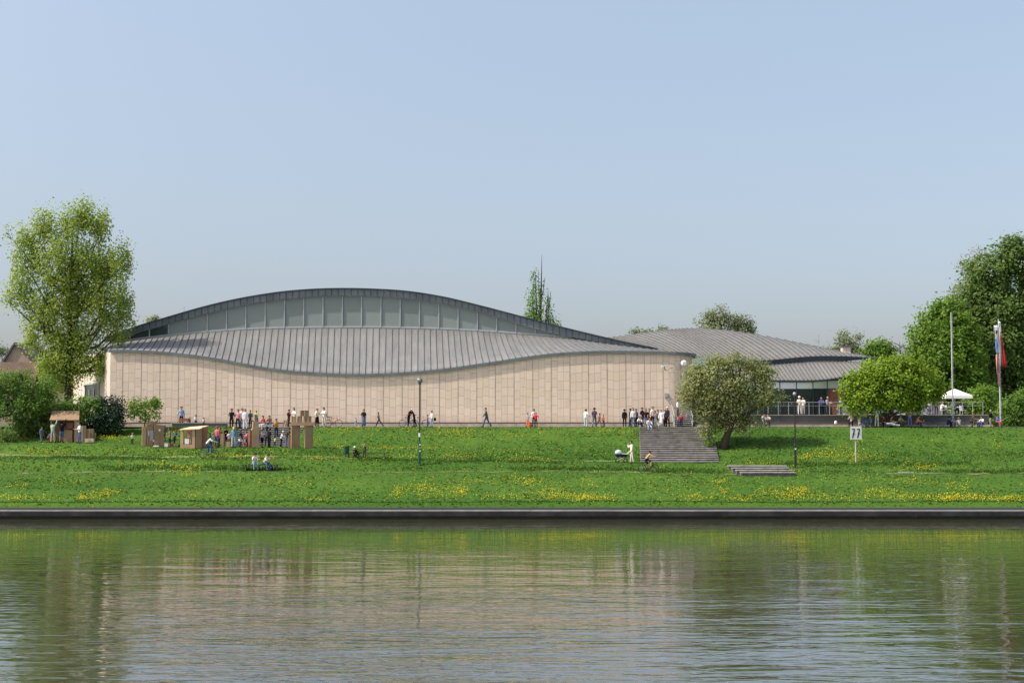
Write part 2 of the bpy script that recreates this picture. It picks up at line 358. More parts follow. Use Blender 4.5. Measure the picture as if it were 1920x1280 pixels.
# ------------------------------------------------------------------ ground
# each column: photo px -> list of (distance Y, photo row) the lawn passes through
PROF = {
 -400: [(100.6,951),(102,945.5),(102.2,941.5),(109.5,887),(111.5,884),(114,862),(116,856),(118,832),(119,828),(122,826),(126,808),(128,799.8)],
  230: [(100.6,951),(102,945.5),(102.2,941.5),(109.5,887),(111.5,884),(114,862),(116,856),(118,836),(119,831),(122,828),(126,808),(128,799.8)],
  330: [(100.6,951),(102,945.5),(102.2,941.5),(109.5,887),(111.5,884),(114,862),(116,856),(118,841),(121,838),(123,822),(126.3,800),(128,799.8)],
  590: [(100.6,951),(102,945.5),(102.2,941.5),(109.5,887),(111.5,884),(114,862),(116,856),(118,841),(121,836),(123,818),(126.3,800),(128,799.8)],
  660: [(100.6,951),(102,945.5),(102.2,941.5),(109.5,888),(111.5,884),(114,865),(116.2,860),(119,838),(122,820),(124.5,806),(126.3,800.5),(128,799.8)],
 1190: [(100.6,951),(102,945.5),(102.2,941.5),(109.5,889),(111.5,884),(114,867),(116.2,863),(119,841),(122,822),(124.5,807),(126.3,800.5),(128,799.8)],
 1380: [(100.6,951),(102,945.5),(102.2,941.5),(109.5,892),(111.5,888),(114,870),(116.2,862),(119,841),(122,822),(124.5,807),(126.3,801),(128,799.8)],
 1500: [(100.6,951),(102,945.5),(102.2,941.5),(109.8,891),(112,887),(114,874),(116.2,862),(119,841),(122,822),(124.5,807),(126.3,801),(128,799.8)],
 2300: [(100.6,951),(102,945.5),(102.2,941.5),(109.5,888),(111.5,884),(114,872),(116.2,860),(119,840),(122,821),(124.5,807),(126.3,801),(128,799.8)],
}
TERR = P(960, 799.8, 128).z           # level of the terrace
PX_C = np.array(sorted(PROF)); YS = np.array([100.6,101.2,102,102.2,104,106,108,109.5,110.5,111.5,112.7,114,115,116.2,117,118,119,120,121,122,123,124.5,125.5,126.3,127,128.0])
ZT = []
for c in PX_C:
    ys = [a for a, b in PROF[c]]; zs = [P(960, b, a).z for a, b in PROF[c]]
    ZT.append(np.interp(YS, ys, zs))
ZT = np.array(ZT)
STAIR = dict(y0=114.6, y1=125.7, xl0=10.95, xr0=17.65, xl1=11.88, xr1=18.7, z0=P(960, 868.5, 114.6).z, z1=TERR - 0.03)
LSTAIR = dict(y0=121.4, y1=126.9, xl0=-25.4, xr0=-19.4, xl1=-25.6, xr1=-19.6, z0=P(960, 838, 121.4).z - 0.02, z1=TERR - 0.02)
SSTAIR = dict(y0=110.2, y1=113.2, xl0=18.7, xr0=23.2, xl1=17.8, xr1=22.8, z0=P(960, 888.5, 110.2).z, z1=P(960, 872, 113.2).z)
def ground_z(x, y, bumps=True, cut=True):
    x = np.asarray(x, float); y = np.asarray(y, float)
    yc = np.clip(y, YS[0], YS[-1]); px = np.clip(960 + FPX * x / yc, PX_C[0], PX_C[-1])
    i = np.clip(np.searchsorted(PX_C, px) - 1, 0, len(PX_C) - 2); t = (px - PX_C[i]) / (PX_C[i + 1] - PX_C[i])
    j = np.clip(np.searchsorted(YS, yc) - 1, 0, len(YS) - 2); s = (yc - YS[j]) / (YS[j + 1] - YS[j])
    z = (ZT[i, j] * (1 - s) + ZT[i, j + 1] * s) * (1 - t) + (ZT[i + 1, j] * (1 - s) + ZT[i + 1, j + 1] * s) * t
    if bumps:
        w = np.clip((126.3 - y) / 2, 0, 1) * np.clip((y - 101) / 2, 0, 1)
        z = z + w * (0.05 * np.sin(0.9 * x + 1.3 * np.sin(0.31 * x)) * np.sin(1.1 * y + 0.4 * x) + 0.05 * np.sin(0.23 * x + 0.8 * y) + 0.03 * np.sin(2.7 * x + 0.9 * y) * np.sin(1.9 * y - 1.1 * x))
    if cut:
        for S in (STAIR, LSTAIR, SSTAIR):
            f = (y - S['y0']) / (S['y1'] - S['y0']); xl = S['xl0'] + (S['xl1'] - S['xl0']) * f; xr = S['xr0'] + (S['xr1'] - S['xr0']) * f
            ins = (f > -0.02) & (f < 1.0) & (x > xl + 0.12) & (x < xr - 0.12)
            z = np.where(ins, np.minimum(z, S['z0'] + (S['z1'] - S['z0']) * f - 0.35), z)
    return z
def gz(x, y): return float(ground_z(x, y, True, False))
def hit(px, py, lo=100.7, hi=126.2):
    """point of the lawn seen at a photo pixel"""
    Y = np.linspace(lo, hi, 900); d = P(px, py, 100.0); X = d.x * Y / 100; Z = EYE + (d.z - EYE) * Y / 100
    g = ground_z(X, Y, True, False); k = np.argmax(Z <= g) if (Z <= g).any() else len(Y) - 1
    return Vector((X[k], Y[k], g[k]))

gx = np.concatenate([[-3000, -900, -300, -150, -90], np.arange(-62, 62.01, 0.3), [90, 150, 300, 900, 3000]])
gy = np.concatenate([np.arange(100.6, 128.01, 0.2), [129, 131, 140, 160, 220, 400, 1000, 3500]])
GX, GY = np.meshgrid(gx, gy); GZ = ground_z(GX, GY)
nx, ny = len(gx), len(gy); idx = np.arange(nx * ny).reshape(ny, nx)
F = np.stack([idx[:-1, :-1], idx[:-1, 1:], idx[1:, 1:], idx[1:, :-1]], -1).reshape(-1, 4)
tag(np_mesh('grass_bank', np.stack([GX, GY, GZ], -1).reshape(-1, 3), F, M['grass'], smooth=True), kind='structure')
# river, its bed, quay
tag(MB().add([(-3000, -60, 0), (3000, -60, 0), (3000, 100.05, 0), (-3000, 100.05, 0)], [(0, 1, 2, 3)]).build('water', M['water']), kind='structure')
q = thing('quay_wall', 'long dark wet stone quay wall with pale coping along the river', 'wall', (0, 100, 0))
MB().box((0, 0.5, -0.62), (6000, 1.0, 1.7)).build('stone_face', M['quay'], q)
MB().box((0, 0.46, 0.40), (6000, 1.06, 0.33)).build('stone_band', M['quay_mid'], q)
cp = MB(); x = -66.0
while x < 66:
    w = random.uniform(1.6, 2.4); cp.box((x + w / 2, 0.38, 0.60 + random.uniform(-.008, .008)), (w - 0.02, 0.80, 0.075)); x += w
cp.box((-1560, 0.38, 0.60), (2988, .80, .075)).box((1564, 0.38, 0.60), (2990, .80, .075)); cp.build('coping', M['coping'], q)
x = -58.0
while x < 58:
    MB().box((x, -.004, random.choice((.36, .30))), (.035, .012, random.uniform(.30, .46))).build('joint', M['shade_and_joint'], q); x += random.uniform(3.6, 6.5)
for x in (-41.3, -12.4, 15.7, 29.8):
    MB().ring((x, -.06, .28), .11, .018, 14, 5).box((x, -.03, .40), (.06, .06, .06)).build('mooring_ring', M['bark'], q)
# pavement of the terrace at the foot of the museum
pv = MB().add([(-60, 126.9, TERR + .006), (60, 126.9, TERR + .006), (60, 129.9, TERR + .006), (-60, 129.9, TERR + .006)], [(0, 1, 2, 3)])
tag(pv.build('terrace_pavement', M['concrete']), kind='structure')
def path(name, pts, w, mat):
    rows = [[], []]
    for k in range(len(pts) - 1):
        for t in np.linspace(0, 1, 60, endpoint=k == len(pts) - 2):
            x = pts[k][0] + (pts[k + 1][0] - pts[k][0]) * t; y = pts[k][1] + (pts[k + 1][1] - pts[k][1]) * t
            ww = max(0.03, w * (0.62 + 0.95 * mnoise.noise(Vector((x * .33, y, 3)))))
            rows[0].append((x, y - ww / 2, gz(x, y - ww / 2) + .02)); rows[1].append((x, y + ww / 2, gz(x, y + ww / 2) + .02))
    tag(strip(name, rows, mat), kind='structure')
path('trodden_path', [(-40.5, 110.5), (-31, 110.7)], 0.45, M['tan'])
path('worn_path', [(-55, 111.1), (-10, 111.2), (23, 111.3)], 0.55, M['worn'])
path('worn_track', [(-50, 116.0), (-20, 115.9), (10.5, 115.8)], 0.75, M['worn'])
path('gravel_path', [(30.5, 110.4), (36, 110.9), (60, 112.2)], 0.5, M['tan'])
path('short_path', [(32.0, 111.9), (33.4, 111.5)], 0.4, M['concrete'])
# stairs
def stairs(name, label, S, n, group=None):
    r = thing(name, label, 'stairs', (0.5 * (S['xl0'] + S['xr0']), S['y0'], S['z0']), 0, group)
    tr = MB(); rs = MB(); O = Vector(r.location); dz = (S['z1'] - S['z0']) / n; dy = (S['y1'] - S['y0']) / n
    for k in range(n):
        f0 = k / n; f1 = (k + 1) / n; y0 = S['y0'] + dy * k; y1 = S['y0'] + dy * (k + 1)
        xl = S['xl0'] + (S['xl1'] - S['xl0']) * f0; xr = S['xr0'] + (S['xr1'] - S['xr0']) * f0; z = S['z0'] + dz * (k + 1)
        jj = random.uniform(-.03, .03)
        rs.box(((xl + xr) / 2 - O.x, (y0 + y1) / 2 + 0.05 - O.y, z - 0.055 - 0.35 - O.z), (xr - xl - 0.06, dy + 0.0, 0.70))
        xx = xl
        while xx < xr - 0.01:
            w = min(random.uniform(1.4, 2.0), xr - xx)
            if xr - xx - w < 0.5: w = xr - xx
            tr.box((xx + w / 2 - O.x, (y0 + y1) / 2 - O.y + 0.02, z - 0.026 - O.z + random.uniform(-.006, .006)), (w - 0.012, dy + 0.06, 0.05)); xx += w
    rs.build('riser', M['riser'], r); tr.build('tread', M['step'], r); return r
stairs('stone_staircase', 'wide worn stone staircase climbing the bank to the museum terrace, many long steps', STAIR, 17)
stairs('stone_steps', 'short low flight of four stone steps near the lower lamp post', SSTAIR, 4)
stairs('garden_steps', 'stone steps up the bank behind the cardboard builders', LSTAIR, 10)

# grass tufts: real blades over the bank
def tufts(n):
    x = RNG.uniform(-52, 52, n); y = RNG.uniform(100.8, 126.4, n)
    for S in (STAIR, LSTAIR, SSTAIR):
        f = (y - S['y0']) / (S['y1'] - S['y0']); xl = S['xl0'] + (S['xl1'] - S['xl0']) * f; xr = S['xr0'] + (S['xr1'] - S['xr0']) * f
        ok = ~((f > -.03) & (f < 1.03) & (x > xl - .05) & (x < xr + .05)); x = x[ok]; y = y[ok]
    dens = 0.5 + 0.5 * np.sin(0.37 * x + 2 * np.sin(0.21 * y)) * np.sin(0.8 * y + 0.5 * np.sin(.3 * x))
    ok = RNG.random(len(x)) < 0.35 + 0.65 * dens; x = x[ok]; y = y[ok]; n = len(x)
    z = ground_z(x, y); h = RNG.uniform(0.02, 0.07, n) * (0.7 + 0.6 * dens[ok]); a = RNG.uniform(0, PI, n); w = RNG.uniform(0.05, 0.13, n)
    az = RNG.uniform(0, 2 * PI, n); ln = RNG.uniform(0.10, 0.26, n); V = np.zeros((n, 3, 3))      # bent blades: base across, tip leaning over
    V[:, 0] = np.stack([x - w * np.sin(az), y + w * np.cos(az), z - .01], -1); V[:, 1] = np.stack([x + w * np.sin(az), y - w * np.cos(az), z - .01], -1)
    V[:, 2] = np.stack([x + ln * np.cos(az), y + ln * np.sin(az), z + h], -1)
    return V.reshape(-1, 3), np.arange(3 * n).reshape(-1, 3)
v_, f_ = tufts(50000)
tag(np_mesh('grass', v_, f_, M['blade']), 'green meadow grass growing all over the river bank', 'grass', kind='stuff')
# longer unmown grass along the toes of the slopes
def long_grass(n):
    band = RNG.choice([0, 1, 2, 3], n, p=[.30, .34, .18, .18]); x = RNG.uniform(-52, 52, n)
    y = np.choose(band, [RNG.normal(112.1, .38, n), RNG.normal(114.7, .55, n), RNG.normal(102.35, .10, n), RNG.normal(117.0, .7, n)])
    keep = RNG.random(n) < np.clip(.5 + .6 * np.sin(.19 * x + band * 2.1) + .4 * np.sin(.53 * x + band), .08, 1); keep |= band == 2
    for S in (STAIR, LSTAIR, SSTAIR):
        f = (y - S['y0']) / (S['y1'] - S['y0']); xl = S['xl0'] + (S['xl1'] - S['xl0']) * f; xr = S['xr0'] + (S['xr1'] - S['xr0']) * f; keep &= ~((f > -.15) & (f < 1.03) & (x > xl - .15) & (x < xr + .15))
    x = x[keep]; y = y[keep]; band = band[keep]; n = len(x); z = ground_z(x, y); h = RNG.uniform(.08, .22, n) * np.where(band == 2, .5, 1.0); w = RNG.uniform(.03, .07, n); a = RNG.uniform(0, PI, n); V = np.zeros((n, 3, 3))
    V[:, 0] = np.stack([x - w * np.cos(a), y - w * np.sin(a), z - .01], -1); V[:, 1] = np.stack([x + w * np.cos(a), y + w * np.sin(a), z - .01], -1); V[:, 2] = np.stack([x + RNG.normal(0, .06, n), y + RNG.normal(0, .06, n), z + h], -1)
    return V.reshape(-1, 3), np.arange(3 * n).reshape(-1, 3)
v_, f_ = long_grass(34000)
tag(np_mesh('long_grass', v_, f_, M['long_grass']), 'longer dark unmown grass along the foot of each grass slope', 'grass', kind='stuff')
# dandelions, in the patches of the photograph
FL = [(860,812,60,12,330),(940,815,40,10,60),(1010,812,60,10,90),(1150,808,60,8,130),(780,806,60,8,60),(700,806,70,9,110),(640,812,40,10,70),(960,850,70,10,110),(1000,862,60,6,130),(850,856,50,5,120),
      (800,842,60,4,130),(720,842,50,3,120),(690,858,50,3,60),(760,858,50,4,70),(790,915,35,14,170),(830,925,40,12,170),(865,922,12,8,110),(745,925,10,9,90),(985,903,45,9,190),(1030,925,35,12,190),(1050,932,25,6,120),
      (940,935,50,8,90),(1110,935,45,7,330),(880,905,40,6,70),(1100,908,20,12,60),(1250,915,60,15,90),(1350,925,22,14,120),(1300,935,40,8,130),(1390,937,20,7,110),(1350,905,25,5,60),(1440,925,25,10,80),(1480,930,40,11,290),
      (1500,920,22,8,140),(1560,935,60,6,130),(1650,925,50,9,220),(1700,935,60,6,170),(1790,933,50,8,290),(1780,937,15,4,110),(1830,933,35,6,150),(1890,937,45,6,240),(1720,905,60,6,110),(1790,912,30,8,80),(1600,900,80,10,90),
      (1560,850,40,12,230),(1510,858,20,5,90),(1605,858,50,8,210),(1600,838,40,12,80),(1730,876,35,8,150),(1440,870,60,3,70),(1870,835,10,12,40),(430,857,50,2.5,170),(335,851,40,4,60),(600,861,30,3,90),(520,848,60,8,60),
      (350,880,30,5,110),(300,872,40,6,60),(110,850,35,4,70),(60,848,30,6,60),(240,846,60,3,50),(180,930,25,8,110),(205,925,18,7,100),(155,935,10,6,70),(60,935,40,6,80),(40,912,20,4,50),(130,905,40,6,60),(20,935,25,6,60),
      (360,930,30,6,40),(600,937,30,6,60),(540,906,60,8,60),(345,890,30,5,50),(205,821,40,6,170),(30,823,35,4,110),(320,815,10,12,60),(640,838,25,8,60),(590,815,60,12,60)]
pts = []
for (cx, cy, rx, ry, n) in FL:
    for _ in range(int(n * 0.85)):
        px = random.gauss(cx, rx * .58); py = random.gauss(cy, ry * .58)
        if 802 < py < 943: pts.append((px, py))
for _ in range(2000): pts.append((random.uniform(-40, 1960), random.uniform(803, 942)))
fv = []; ff = []
YG = np.linspace(100.7, 126.2, 500)
for (px, py) in pts:
    d = P(px, py, 100.0); X = d.x * YG / 100; Z = EYE + (d.z - EYE) * YG / 100
    g = ground_z(X, YG, True, False); k = int(np.argmax(Z <= g)) if (Z <= g).any() else 0
    x, y, z = X[k] , YG[k] + random.uniform(-.2, .2), g[k]
    bad = False
    for S in (STAIR, LSTAIR, SSTAIR):
        f = (y - S['y0']) / (S['y1'] - S['y0'])
        if -.05 < f < 1.05 and S['xl0'] - .2 + (S['xl1'] - S['xl0']) * f < x < S['xr0'] + .2 + (S['xr1'] - S['xr0']) * f: bad = True
    if bad: continue
    z = gz(x, y) + random.uniform(0.08, 0.2); r = random.uniform(0.022, 0.052); o = len(fv)
    tx, ty = random.gauss(0, .25), random.gauss(-.3, .25)
    for k in range(5):
        a = 2 * PI * k / 5; fv.append((x + r * math.cos(a), y + r * math.sin(a), z + r * (tx * math.cos(a) - ty * -math.sin(a)) + .0))
    fv.append((x, y, z + r * .75))
    for k in range(5): ff.append((o + k, o + (k + 1) % 5, o + 5))
tag(np_mesh('dandelions', np.array(fv), np.array(ff), M['dandelion']), 'yellow dandelions flowering in drifts all over the grass bank', 'flowers', kind='stuff')
# ------------------------------------------------------------------ museum hall
YW = 130.0; YE = 129.86; YC = 138.5
eave = smooth_tab([(205,655.5),(221,655),(260,656),(310,659),(345,662.5),(379,667),(414,672.5),(448,679),(482,685.5),(516,691),(551,694.8),(586,697.5),(640,700),(680,700.6),(720,699.6),(760,697.4),(800,694.2),(834,690.6),(867,686.5),(900,681.5),(933,676.7),(967,671.3),(1000,666.5),(1033,662.6),(1067,660),(1100,658.3),(1133,657.4),(1200,657.6),(1240,658.6),(1258,659.5)])
cbase = smooth_tab([(150,652),(208,643),(244,638.5),(280,634),(353,626),(424,620),(505,616),(586,614.6),(694,614.2),(765,615.3),(833,617.5),(900,621),(967,625.5),(1033,631),(1083,636),(1133,643.2),(1183,650),(1233,656.2)])
gtop = smooth_tab([(150,655),(208,639),(244,627),(280,616),(315,606.7),(353,597),(388.6,587.7),(425,578.5),(463,571),(498,565.2),(535,560.3),(573,557),(608,554.8),(644.5,554),(680,554.2),(715,555.6),(753,558.4),(788,562.5),(825,568.2),(862,575.6),(897,584),(932,594),(968,605),(1003,615.5),(1040,625),(1073,632),(1133,643),(1200,652.6),(1233,656)])
ftop = smooth_tab([(150,649),(206,630),(261,610),(315,594),(370,578),(424,564.5),(478,554),(532,546.2),(586,541.8),(640,540.3),(694,541.2),(767,546),(833,556.5),(900,572.5),(967,590),(1033,607.5),(1100,624),(1167,639.6),(1233,653)])
hall = thing('museum_hall', 'long sandstone museum hall with wavy zinc roof and arched clerestory glazing', 'building', (XP(640, 135), 135, TERR))
def wp(p): return Vector(p) - Vector(hall.location)
N = 220
# plan of the stone wall: straight front, then a round end turning back
xa = XP(205, YW); xr = XP(1258, YW); R = 2.35
plan = [(xa + (xr - xa) * k / 240, YW) for k in range(241)]
plan += [(xr + R * math.sin(a), YW + R - R * math.cos(a)) for a in np.linspace(0, PI / 2, 14)[1:]]
plan += [(xr + R - 0.3 * k, YW + R + 2.5 * k) for k in range(1, 6)]
def wall_top(x, y):
    px = 960 + FPX * x / y
    if x <= xr: return P(px, eave(px) + 4.6, YW).z
    s = math.hypot(x - xr, y - YW); return P(1258, eave(1258) + 4.6, YW).z - 0.20 * min(s / 3.3, 1) ** 2
top = [wp((x, y, wall_top(x, y))) for x, y in plan]; bot = [wp((x, y, TERR + 0.40)) for x, y in plan]
wall = strip('stone_wall', [bot, top], M['stone'], hall, smooth=False)
# vertical ribs every three slabs
s = 0.0; nxt = 1.20
for k in range(1, len(plan)):
    (x0, y0), (x1, y1) = plan[k - 1], plan[k]; d = math.hypot(x1 - x0, y1 - y0)
    while s + d >= nxt and x0 < xr + R - .05:
        f = (nxt - s) / d; x = x0 + (x1 - x0) * f; y = y0 + (y1 - y0) * f; a = math.atan2(y1 - y0, x1 - x0); z1 = wall_top(x, y) - .02
        c = wp((x + math.sin(a) * -.015, y - math.cos(a) * -.015, (TERR + .4 + z1) / 2))
        MB().box(c, (0.05, 0.06, z1 - TERR - .4), a).build('rib', M['rib'], wall); nxt += 1.803
    s += d
pl = MB(); gp = MB()
for k in range(len(plan) - 1):
    (x0, y0), (x1, y1) = plan[k], plan[k + 1]
    if k < 240 and k % 6: continue
    if k < 240: (x1, y1) = plan[k + 6]
    a = math.atan2(y1 - y0, x1 - x0); L = math.hypot(x1 - x0, y1 - y0); n = Vector((math.sin(a), -math.cos(a), 0))
    pl.box(wp(((x0 + x1) / 2 + n.x * .05, (y0 + y1) / 2 + n.y * .05, TERR + .14)), (L - .01, 0.5, 0.32), a)
    gp.box(wp(((x0 + x1) / 2 + n.x * -.02, (y0 + y1) / 2 + n.y * -.02, TERR + .352)), (L + .02, 0.30, 0.098), a)
pl.build('plinth', M['plinth'], hall); gp.build('groove_shade', M['shade_and_joint'], hall)  # dark strip painted as the shade in the gap above the plinth
# eave trim
XE = np.linspace(205, 1258, N); tr0 = []; tr1 = []
end = [(xr + .1 + (R + .35) * math.sin(a), YW - .14 + (R + .3) * (1 - math.cos(a))) for a in np.linspace(0, PI / 2, 16)[1:]] + [(xr + R + 0.3 - 0.3 * k, YW + R + 2.3 * k) for k in range(1, 4)]
ez = [P(1258, eave(1258), YE).z - 0.26 * min(math.hypot(x - xr, y - YW) / 4.0, 1) ** 2 for x, y in end]
for px in XE:
    p = P(px, eave(px), YE); tr1.append(wp(p)); tr0.append(wp(p + Vector((0, .02, -0.26))))
for (x, y), z in zip(end, ez): tr1.append(wp((x, y, z))); tr0.append(wp((x, y, z - .26)))
strip('eave_trim', [tr0, tr1], M['fascia'], hall, smooth=False, solid=0.12)
# lower zinc roof from the eave to the foot of the glazing; seams run from eave to glazing
smap = smooth_tab([(205,208),(219,231),(300,315),(414,426),(500,509),(601,605),(700,702),(788,788),(860,853),(921,908),(1010,982),(1090,1050),(1160,1120),(1210,1180),(1258,1233)])
rows = [[] for _ in range(6)]
for px in np.linspace(205, 1258, N):
    a = P(px, eave(px), YE + .01); q_ = smap(px); b = P(q_, cbase(q_), YC)
    for i in range(6):
        t = i / 5; p = a.lerp(b, t); p.z += -0.25 * math.sin(PI * t) * min(1, (b.z - a.z) / 4); rows[i].append(wp(p))
for (x, y), z in zip(end, ez):                       # flat tail over the round end
    b = Vector((min(x, XP(1236, YC) + (x - xr) * .2), max(YC, y + .05), z - .05)); a = Vector((x, y, z + .004))
    for i in range(6): rows[i].append(wp(a.lerp(b, i / 5)))
rf = strip('lower_roof', rows, M['zinc'], hall, solid=-0.12)
sm = MB(); n_s = int((1250 - 205) / 12.25)
for k in range(n_s + 1):
    px = 207 + k * 12.25; a = P(px, eave(px), YE); q_ = smap(px); b = P(q_, cbase(q_), YC); last = None
    for i in range(6):
        t = i / 5; p = a.lerp(b, t); p.z += -0.25 * math.sin(PI * t) * min(1, (b.z - a.z) / 4) + .03
        if last is not None:
            d = p - last; rot = d.to_track_quat('X', 'Z').to_matrix(); sm.box(wp((p + last) / 2), (d.length, 0.05, 0.10), R=rot)
        last = p
sm.build('standing_seam', M['seam'], rf)
fl = MB()                                           # dark flashing strip at the foot of the glazing
for px in np.arange(208, 1225, 8):
    a = P(px, cbase(px) + 1.5, YC - .10); b = P(px + 8, cbase(px + 8) + 1.5, YC - .10); d = b - a
    fl.box(wp((a + b) / 2), (d.length, .12, .20), R=d.to_track_quat('X', 'Z').to_matrix())
fl.build('flashing', M['fascia'], hall)
# roof triangle over the flared left wall
A = P(205, 655.5, YE); B = Vector((-40.6, 133, A.z + .05)); C = P(208, 643, YC); Dd = P(190, 652, YC + 1)
MB().add([wp(A), wp(C), wp(Dd), wp(B)], [(0, 1, 2, 3)]).build('roof_corner', M['zinc'], hall)
# clerestory: one window per bay
mull = [208] + [244 + 36.17 * k for k in range(23)] + [1073]
for k in range(len(mull) - 1):
    a, b = mull[k], mull[k + 1]; X = np.linspace(a, b, 7)
    lo = [wp(P(x, cbase(x) - .6, YC + .06)) for x in X]; hi = [wp(P(x, min(gtop(x) - 1.5, cbase(x) - .65), YC + .06)) for x in X]
    wdw = strip('window', [lo, hi], M['glass_bare' if k < 3 else 'glass_blind'], hall, smooth=False, solid=0.04)
    fr = MB()
    for x0, x1 in zip(X[:-1], X[1:]):
        p, r_ = P(x0, cbase(x0) - 1.6, YC - .02), P(x1, cbase(x1) - 1.6, YC - .02); d = r_ - p; fr.box(wp((p + r_) / 2), (d.length, .10, .17), R=d.to_track_quat('X', 'Z').to_matrix())
        if cbase(x1) - gtop(x1) > 2:
            p, r_ = P(x0, gtop(x0) + .6, YC - .02), P(x1, gtop(x1) + .6, YC - .02); d = r_ - p; fr.box(wp((p + r_) / 2), (d.length, .09, .11), R=d.to_track_quat('X', 'Z').to_matrix())
    if k > 0:
        p, r_ = P(a, cbase(a) - 1, YC - .04), P(a, gtop(a), YC - .04)
        fr.box(wp((p + r_) / 2), (.10, .12, (r_ - p).length))
    fr.build('frame', M['mullion'], wdw)
# fascia of the arched roof and the roof surface behind it
XF = np.linspace(196, 1233, N); YF = YC - .35
f0 = [wp(P(x, max(gtop(x), ftop(x) + 2.5), YF)) for x in XF]; f1 = [wp(P(x, ftop(x) + 1.2, YF)) for x in XF]
fas = strip('fascia', [f0, f1], M['fascia'], hall, smooth=False, solid=-0.2)
for k in range(int((1225 - 207) / 12.2)):
    x = 207 + 12.2 * k; p, r_ = P(x, max(gtop(x), ftop(x) + 2.5), YF - .02), P(x, ftop(x) + 1.0, YF - .02)
    MB().box(wp((p + r_) / 2), (.04, .05, (r_ - p).length)).build('fascia_seam', M['fascia_dark'], fas)
cap = MB()
for x0, x1 in zip(XF[:-1], XF[1:]):
    p, r_ = P(x0, ftop(x0) + .6, YF + .05), P(x1, ftop(x1) + .6, YF + .05); d = r_ - p
    cap.box(wp((p + r_) / 2), (d.length + .02, .5, .09), R=d.to_track_quat('X', 'Z').to_matrix())
cap.build('roof_edge', M['fascia_dark'], hall)
back = []
for i in range(6):
    t = i / 5; back.append([wp(P(x, ftop(x) + 1.0, YF + .05) + Vector((0, 24 * t, -1.2 * t - 1.6 * t * t))) for x in XF])
strip('arched_roof', back, M['zinc'], hall, solid=-0.15)
# side wall flaring out on the left, with a window
sw0 = Vector((xa, YW, 0)); sw1 = Vector((-47.0, 144.0, 0)); zt0 = wall_top(xa, YW); zt1 = zt0 + .25
side = strip('side_wall', [[wp((sw1.x, sw1.y, TERR)), wp((sw0.x, sw0.y, TERR))], [wp((sw1.x, sw1.y, zt1)), wp((sw0.x, sw0.y, zt0))]], M['plaster'], hall, smooth=False, solid=-0.3)
def side_at(px):
    for t in np.linspace(0, 1, 400):
        p = sw0.lerp(sw1, t)
        if 960 + FPX * p.x / p.y <= px: return p
    return sw1
dv = (sw1 - sw0).normalized(); nrm = Vector((-dv.y, dv.x, 0)); nrm = nrm if nrm.y < 0 else -nrm
ang = math.atan2(-dv.y, -dv.x)
pa, pb = side_at(187), side_at(162); za, zb = P(175, 748, pa.y).z, P(175, 718, pa.y).z; mid = (pa + pb) / 2; Lw = (pa - pb).length
wd = MB().box(wp((mid.x, mid.y, (za + zb) / 2)) + nrm * .03, (Lw, .10, zb - za), ang).build('window', M['glass_dark'], hall)
fr = MB(); c0 = wp((mid.x, mid.y, (za + zb) / 2)) + nrm * .09
for zz in (za, zb): fr.box(c0 + Vector((0, 0, zz - (za + zb) / 2)), (Lw + .2, .14, .14), ang)
for u in (-.5, .5): fr.box(c0 + dv * Lw * u, (.14, .137, zb - za - .14), ang)
for u in (-.17, .17): fr.box(c0 + dv * Lw * u - Vector((0, 0, .25)), (.16, .13, (zb - za) * .62), ang)
fr.build('frame', M['alu'], wd)
jt = MB()
for k in range(1, 12):
    p = sw0.lerp(sw1, k / 12); jt.box(wp((p.x, p.y, (TERR + zt0) / 2)) + nrm * .005, (.05, .03, zt0 - TERR - .1), ang)
jt.build('joint', M['rib'], side)
bw = MB().box(wp((-4.0, 162, TERR + 3.4)), (82, .4, 6.8)).box(wp((-46.8, 153, TERR + 3.2)), (.4, 17.6, 6.4)).box(wp((xr + R - 2.0, 153, TERR + 3.2)), (.4, 17.6, 6.4)); bw.build('rear_wall', M['plaster'], hall)
# ------------------------------------------------------------------ museum wing on the right
wing = thing('museum_wing', 'low museum wing with pale ribbed zinc roofs, dark fascia and glass front', 'building', (XP(1500, 142), 142, TERR))
def wq(p): return Vector(p) - Vector(wing.location)
ridge = smooth_tab([(1100,639),(1150,632),(1200,624.5),(1250,618.5),(1300,615.4),(1340,616.8),(1400,624),(1450,633),(1500,643.5),(1560,656),(1600,664),(1637,671)])
ueave = smooth_tab([(1180,652),(1230,660),(1321,669),(1380,674.5),(1421,675.5),(1450,674),(1480,671),(1514,668),(1550,666.8),(1600,668.3),(1640,672)])
umap = smooth_tab([(1180,1100),(1230,1130),(1321,1231),(1421,1313),(1480,1400),(1514,1461),(1585,1560),(1640,1636)])
rows = [[] for _ in range(7)]; usm = MB()
def upt(px, i):
    a = P(px, ueave(px), 140); r_ = umap(px); b = P(r_, ridge(r_), 158); t = i / 6; p = a.lerp(b, t); p.z += .9 * math.sin(PI * t) * (px > 1180) * min(1, (b.z - a.z) / 4) * .35; return p
for px in np.linspace(1180, 1640, 120):
    for i in range(7): rows[i].append(wq(upt(px, i)))
ur = strip('upper_roof', rows, M['zinc2'], wing, solid=-0.12)
k = 1184.0
while k < 1637:
    last = None
    for i in range(7):
        p = upt(k, i) + Vector((0, 0, .04))
        if last is not None:
            d = p - last; usm.box(wq((p + last) / 2), (d.length, .07, .14), R=d.to_track_quat('X', 'Z').to_matrix())
        last = p
    k += 9.6
usm.build('standing_seam', M['seam2'], ur)
X = np.linspace(1180, 1640, 100)
def th(x): return 10.5 * min(1, (1648 - x) / 70) if x > 1578 else 10.5
strip('dark_fascia', [[wq(P(x, ueave(x) + th(x), 140.05)) for x in X], [wq(P(x, ueave(x) + .3, 139.95)) for x in X]], M['fascia_dark'], wing, smooth=False, solid=-0.25)
